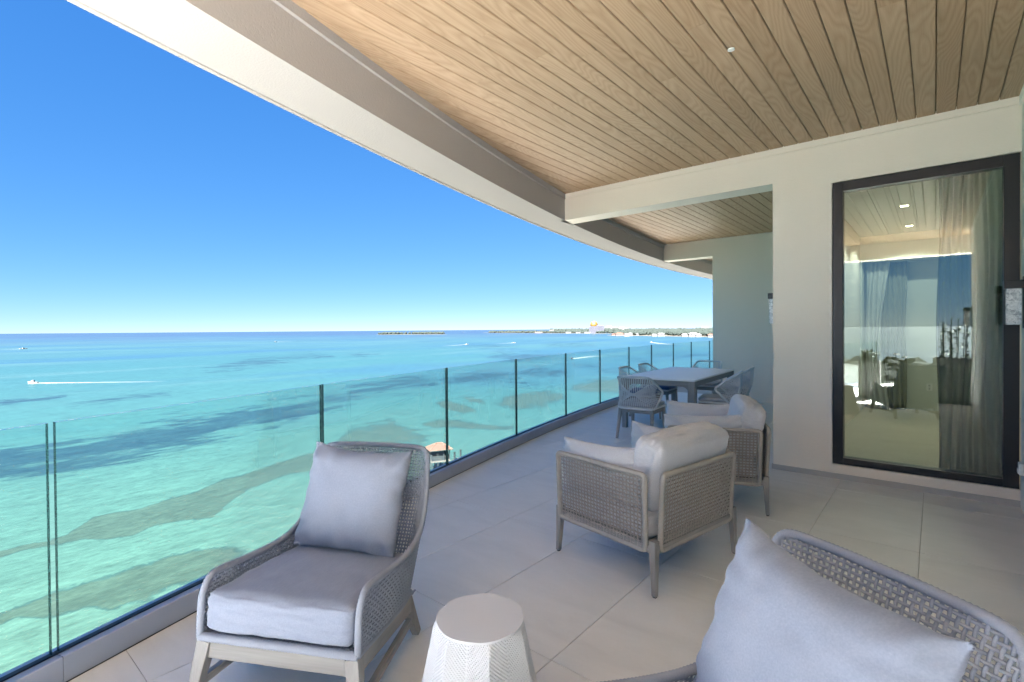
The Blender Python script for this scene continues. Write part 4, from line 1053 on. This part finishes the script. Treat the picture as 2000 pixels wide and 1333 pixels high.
FB = [(1076, 651.0, 22, 14, 22, 'tall narrow white block, left of a pair on the middle spit'), (1080, 651.0, 16, 14, 25, 'tall narrow white block, right of a pair on the middle spit'),
      (1052, 651.2, 60, 18, 9, 'long low pinkish building on the middle spit'), (1110, 651.6, 36, 16, 8, 'low white harbour building on the middle spit'),
      (1129, 651.6, 30, 16, 7, 'low white harbour shed left of the hotel'), (1147, 651.8, 40, 16, 8, 'white harbour sheds just left of the hotel')]
for k, (x, y, wd, dp, h, lab) in enumerate(FB): house(x, y, wd, dp, h, 'house_pink' if k == 2 else 'house_white', 'roof_grey', lab, 1.5, 'building', 2, 'buildings on the middle spit', True)
for k, (x, z, wd, hh) in enumerate([(1173, 30, 60, 26), (1190, 30, 70, 30), (1203, 30, 60, 25), (1214, 26, 55, 22), (1222, 24, 50, 20)]):
    p = onz(x, 649.6, SEA)
    house(x, 649.6, wd, 24, hh+8, 'house_white', 'roof_grey', ['first', 'second', 'third', 'fourth', 'fifth'][k]+' pale building rightward from the hotel, on the rise behind the trees', 10, 'building', 2, 'pale buildings on the rise', k % 2 == 0)
hv = house(1376, 652.5, 36, 16, 9, 'house_white', 'roof_grey', 'white house on the wooded crest near the balcony wall', 24)

# ================================================================== PAVILION ON THE WATER
pc = onz(858, 917, SEA); PVR = math.radians(62)
pv = empty('pavilion', (pc[0], pc[1], SEA), PVR, 'small open pavilion with terracotta hip roof standing on piles in the water', 'pavilion')
M['pav_dark'] = mat_plain('dark_green_timber', (.008, .013, .014, 1), .7); M['deck'] = mat_plain('pale_deck', (.09, .078, .065, 1), .85)
pwx, pwy, DZ, EZ = 1.9, 1.45, 2.2, 4.5
MB().box(-pwx-.15, pwx+.15, -pwy-.15, pwy+.15, DZ-.3, DZ).build('deck', M['deck'], pv)
for x in (-pwx, -pwx/3, pwx/3, pwx):
    for y in (-pwy, pwy):
        MB().box(x-.11, x+.11, y-.11, y+.11, -2, DZ-.301).build('pile', M['pav_dark'], pv)
        MB().box(x-.09, x+.09, y-.09, y+.09, DZ, EZ).build('post', M['pav_dark'], pv)
MB().box(-pwx+.1, pwx-.9, -pwy-.05, -pwy+.03, DZ, DZ+1.0).build('low_wall', M['pav_dark'], pv)
MB().box(-pwx+.1, pwx-.1, pwy-.03, pwy+.05, DZ, DZ+1.25).build('low_wall', M['pav_dark'], pv)
for x in (-pwx, pwx): MB().box(x-.04, x+.04, -pwy+.1, pwy-.1, DZ, DZ+1.0).build('low_wall', M['pav_dark'], pv)
e = .55
rfV = [(-pwx-e, -pwy-e, EZ), (pwx+e, -pwy-e, EZ), (pwx+e, pwy+e, EZ), (-pwx-e, pwy+e, EZ), (-.55, 0, EZ+1.15), (.55, 0, EZ+1.15)]
rf = mesh_obj('roof', rfV, [(0, 1, 5, 4), (2, 3, 4, 5), (1, 2, 5), (3, 0, 4), (3, 2, 1, 0)], M['roof_terra'], pv)
M['roof_hip'] = mat_plain('terracotta_pale', (.085, .034, .017, 1), .8)
tubes([[rfV[0], rfV[4]], [rfV[3], rfV[4]], [rfV[1], rfV[5]], [rfV[2], rfV[5]], [rfV[4], rfV[5]]], .10, 6).build('hip_tiles', M['roof_hip'], rf)
tubes([[rfV[0], rfV[1], rfV[2], rfV[3]]], .10, 6, True).build('eave', M['roof_hip'], rf)
courses = []
for k in range(1, 7):
    t = k/7; cnr = [np.array(rfV[i])*(1-t)+np.array(rfV[j])*t for i, j in ((0, 4), (1, 5), (2, 5), (3, 4))]; courses.append([tuple(q+np.array([0, 0, .02])) for q in cnr])
tubes(courses, .055, 4, True).build('tile_courses', M['roof_terra'], rf)
# pier to the shore
pe = onz(935, 935, SEA); pdir = np.array([.72, .10]); 
pr_ = empty('pier', (pc[0], pc[1], SEA), 0, 'timber pier leading from the pavilion toward the shore', 'pier')
q0 = Vector((1.5, 3.0, 0)); q1 = Vector((75, 22, 0)); dd = (q1-q0).normalized(); nn_ = Vector((-dd.y, dd.x, 0))
for k in range(60):
    p = q0+dd*(k*.62); mbp = MB().bar(p+Vector((0, 0, DZ-.42)), p+dd*.58+Vector((0, 0, DZ-.42)), 2.2, .12, side=nn_); mbp.build('board', M['deck'], pr_)
for k in range(8):
    for s in (-1, 1):
        p = q0+dd*(.8+k*4.6)+nn_*(1.2*s); MB().box(p.x-.14, p.x+.14, p.y-.14, p.y+.14, -2, DZ+1.5).build('pile', M['pav_dark'], pr_)

# ================================================================== COAST BEHIND THE VIEWER (seen mirrored in the window) AND ADDED UNSEEN SAND
def flat_land(name, bp, z, mat):
    n = len(bp); return struct(mesh_obj(name, [(x, y, z) for x, y in bp]+[(x-2.5 if x < 0 else x, y, SEA-2) for x, y in bp], [tuple(range(n)), *[(i, n+i, n+(i+1) % n, (i+1) % n) for i in range(n)]], mat))
M['beach'] = mat_plain('beach_sand', (.19, .175, .155, 1), .9, 0, .1, .1, .3)  # pale sand, added unseen below the balcony to bounce sunlight up into it
flat_land('garden_ground', [(30, -70), (-30, -64), (-36, -30), (-33, 3), (30, 3)], SEA+.9, M['land'])
flat_land('beach', [(-10, 3.05), (-33, 3.05), (-38, 40), (-36, 75), (-42, 110), (-40, 150), (30, 150), (30, 24), (-8, 24)], SEA+.85, M['beach'])
V = []; Fc = []
for i, (x, y) in enumerate([(60, -60), (-25, -70), (-45, -140), (-60, -260), (-40, -390), (60, -430), (400, -430), (400, -60)]): V.append((x, y, SEA+1.2))
cst = struct(mesh_obj('coast', V+[(v[0], v[1], SEA-3) for v in V], [tuple(range(8)), *[(i, 8+i, 8+(i+1) % 8, (i+1) % 8) for i in range(8)]], M['land']))
M['palm_leaf'] = mat_plain('palm_leaf', (.02, .034, .014, 1), .6, 0, .3, .3, 3); M['trunk'] = mat_plain('palm_trunk', (.19, .15, .11, 1), .9)
def palm(x, y, h, seed, label):
    rnd = random.Random(seed); o = empty('palm_tree', (x, y, SEA+1.0), 0, label, 'palm tree', 'palms on the coast mirrored in the window')
    ln = rnd.uniform(-1.5, 1.5); tr_ = [(ln*(t**2), .4*t, h*t) for t in np.linspace(0, 1, 7)]
    tubes([tr_], lambda n: np.linspace(.22, .13, n), 7).build('trunk', M['trunk'], o, 0, True)
    V = []; Fc = []; top = tr_[-1]
    for f in range(18):
        a = 2*PI*f/18+rnd.uniform(-.15, .15); up = rnd.uniform(-.2, 1.0); L = rnd.uniform(2.4, 3.3); sp = []
        for t in np.linspace(0, 1, 9): sp.append(Vector((top[0]+math.cos(a)*L*t*(.9 if up > .5 else 1), top[1]+math.sin(a)*L*t, top[2]+up*L*t*.8-1.9*t*t)))
        sd = Vector((-math.sin(a), math.cos(a), 0))
        for k in range(1, 9):
            for s in (-1, 1):
                p = sp[k-1]; q = sp[k]; ll = .75*math.sin(PI*min(1, k/9+.12)); tip = p.lerp(q, .9)+sd*s*ll+Vector((0, 0, -.35*ll)); n0 = len(V)
                V += [tuple(p), tuple(p.lerp(q, .75)), tuple(tip)]; Fc.append((n0, n0+1, n0+2))
    mesh_obj('crown', V, Fc, M['palm_leaf'], o); return o
pl = [(-20, -395, 11), (-14, -405, 9), (3, -380, 12), (9, -398, 13), (22, -402, 10), (-33, -372, 10), (33, -390, 9), (41, -400, 11)]
for k, (x, y, h) in enumerate(pl): palm(x, y, h, k, 'mirrored coast palm, %s from the left' % ['first', 'second', 'third', 'fourth', 'fifth', 'sixth', 'seventh', 'eighth'][k])
blob_field('coast_scrub', np.array([-50, -120, 0]), np.array([120, -120, 0]), np.array([0, -1.0]), 0, 290, 420, 5, 9, SEA+1, 'dense green coastal scrub mirrored in the window', 9)
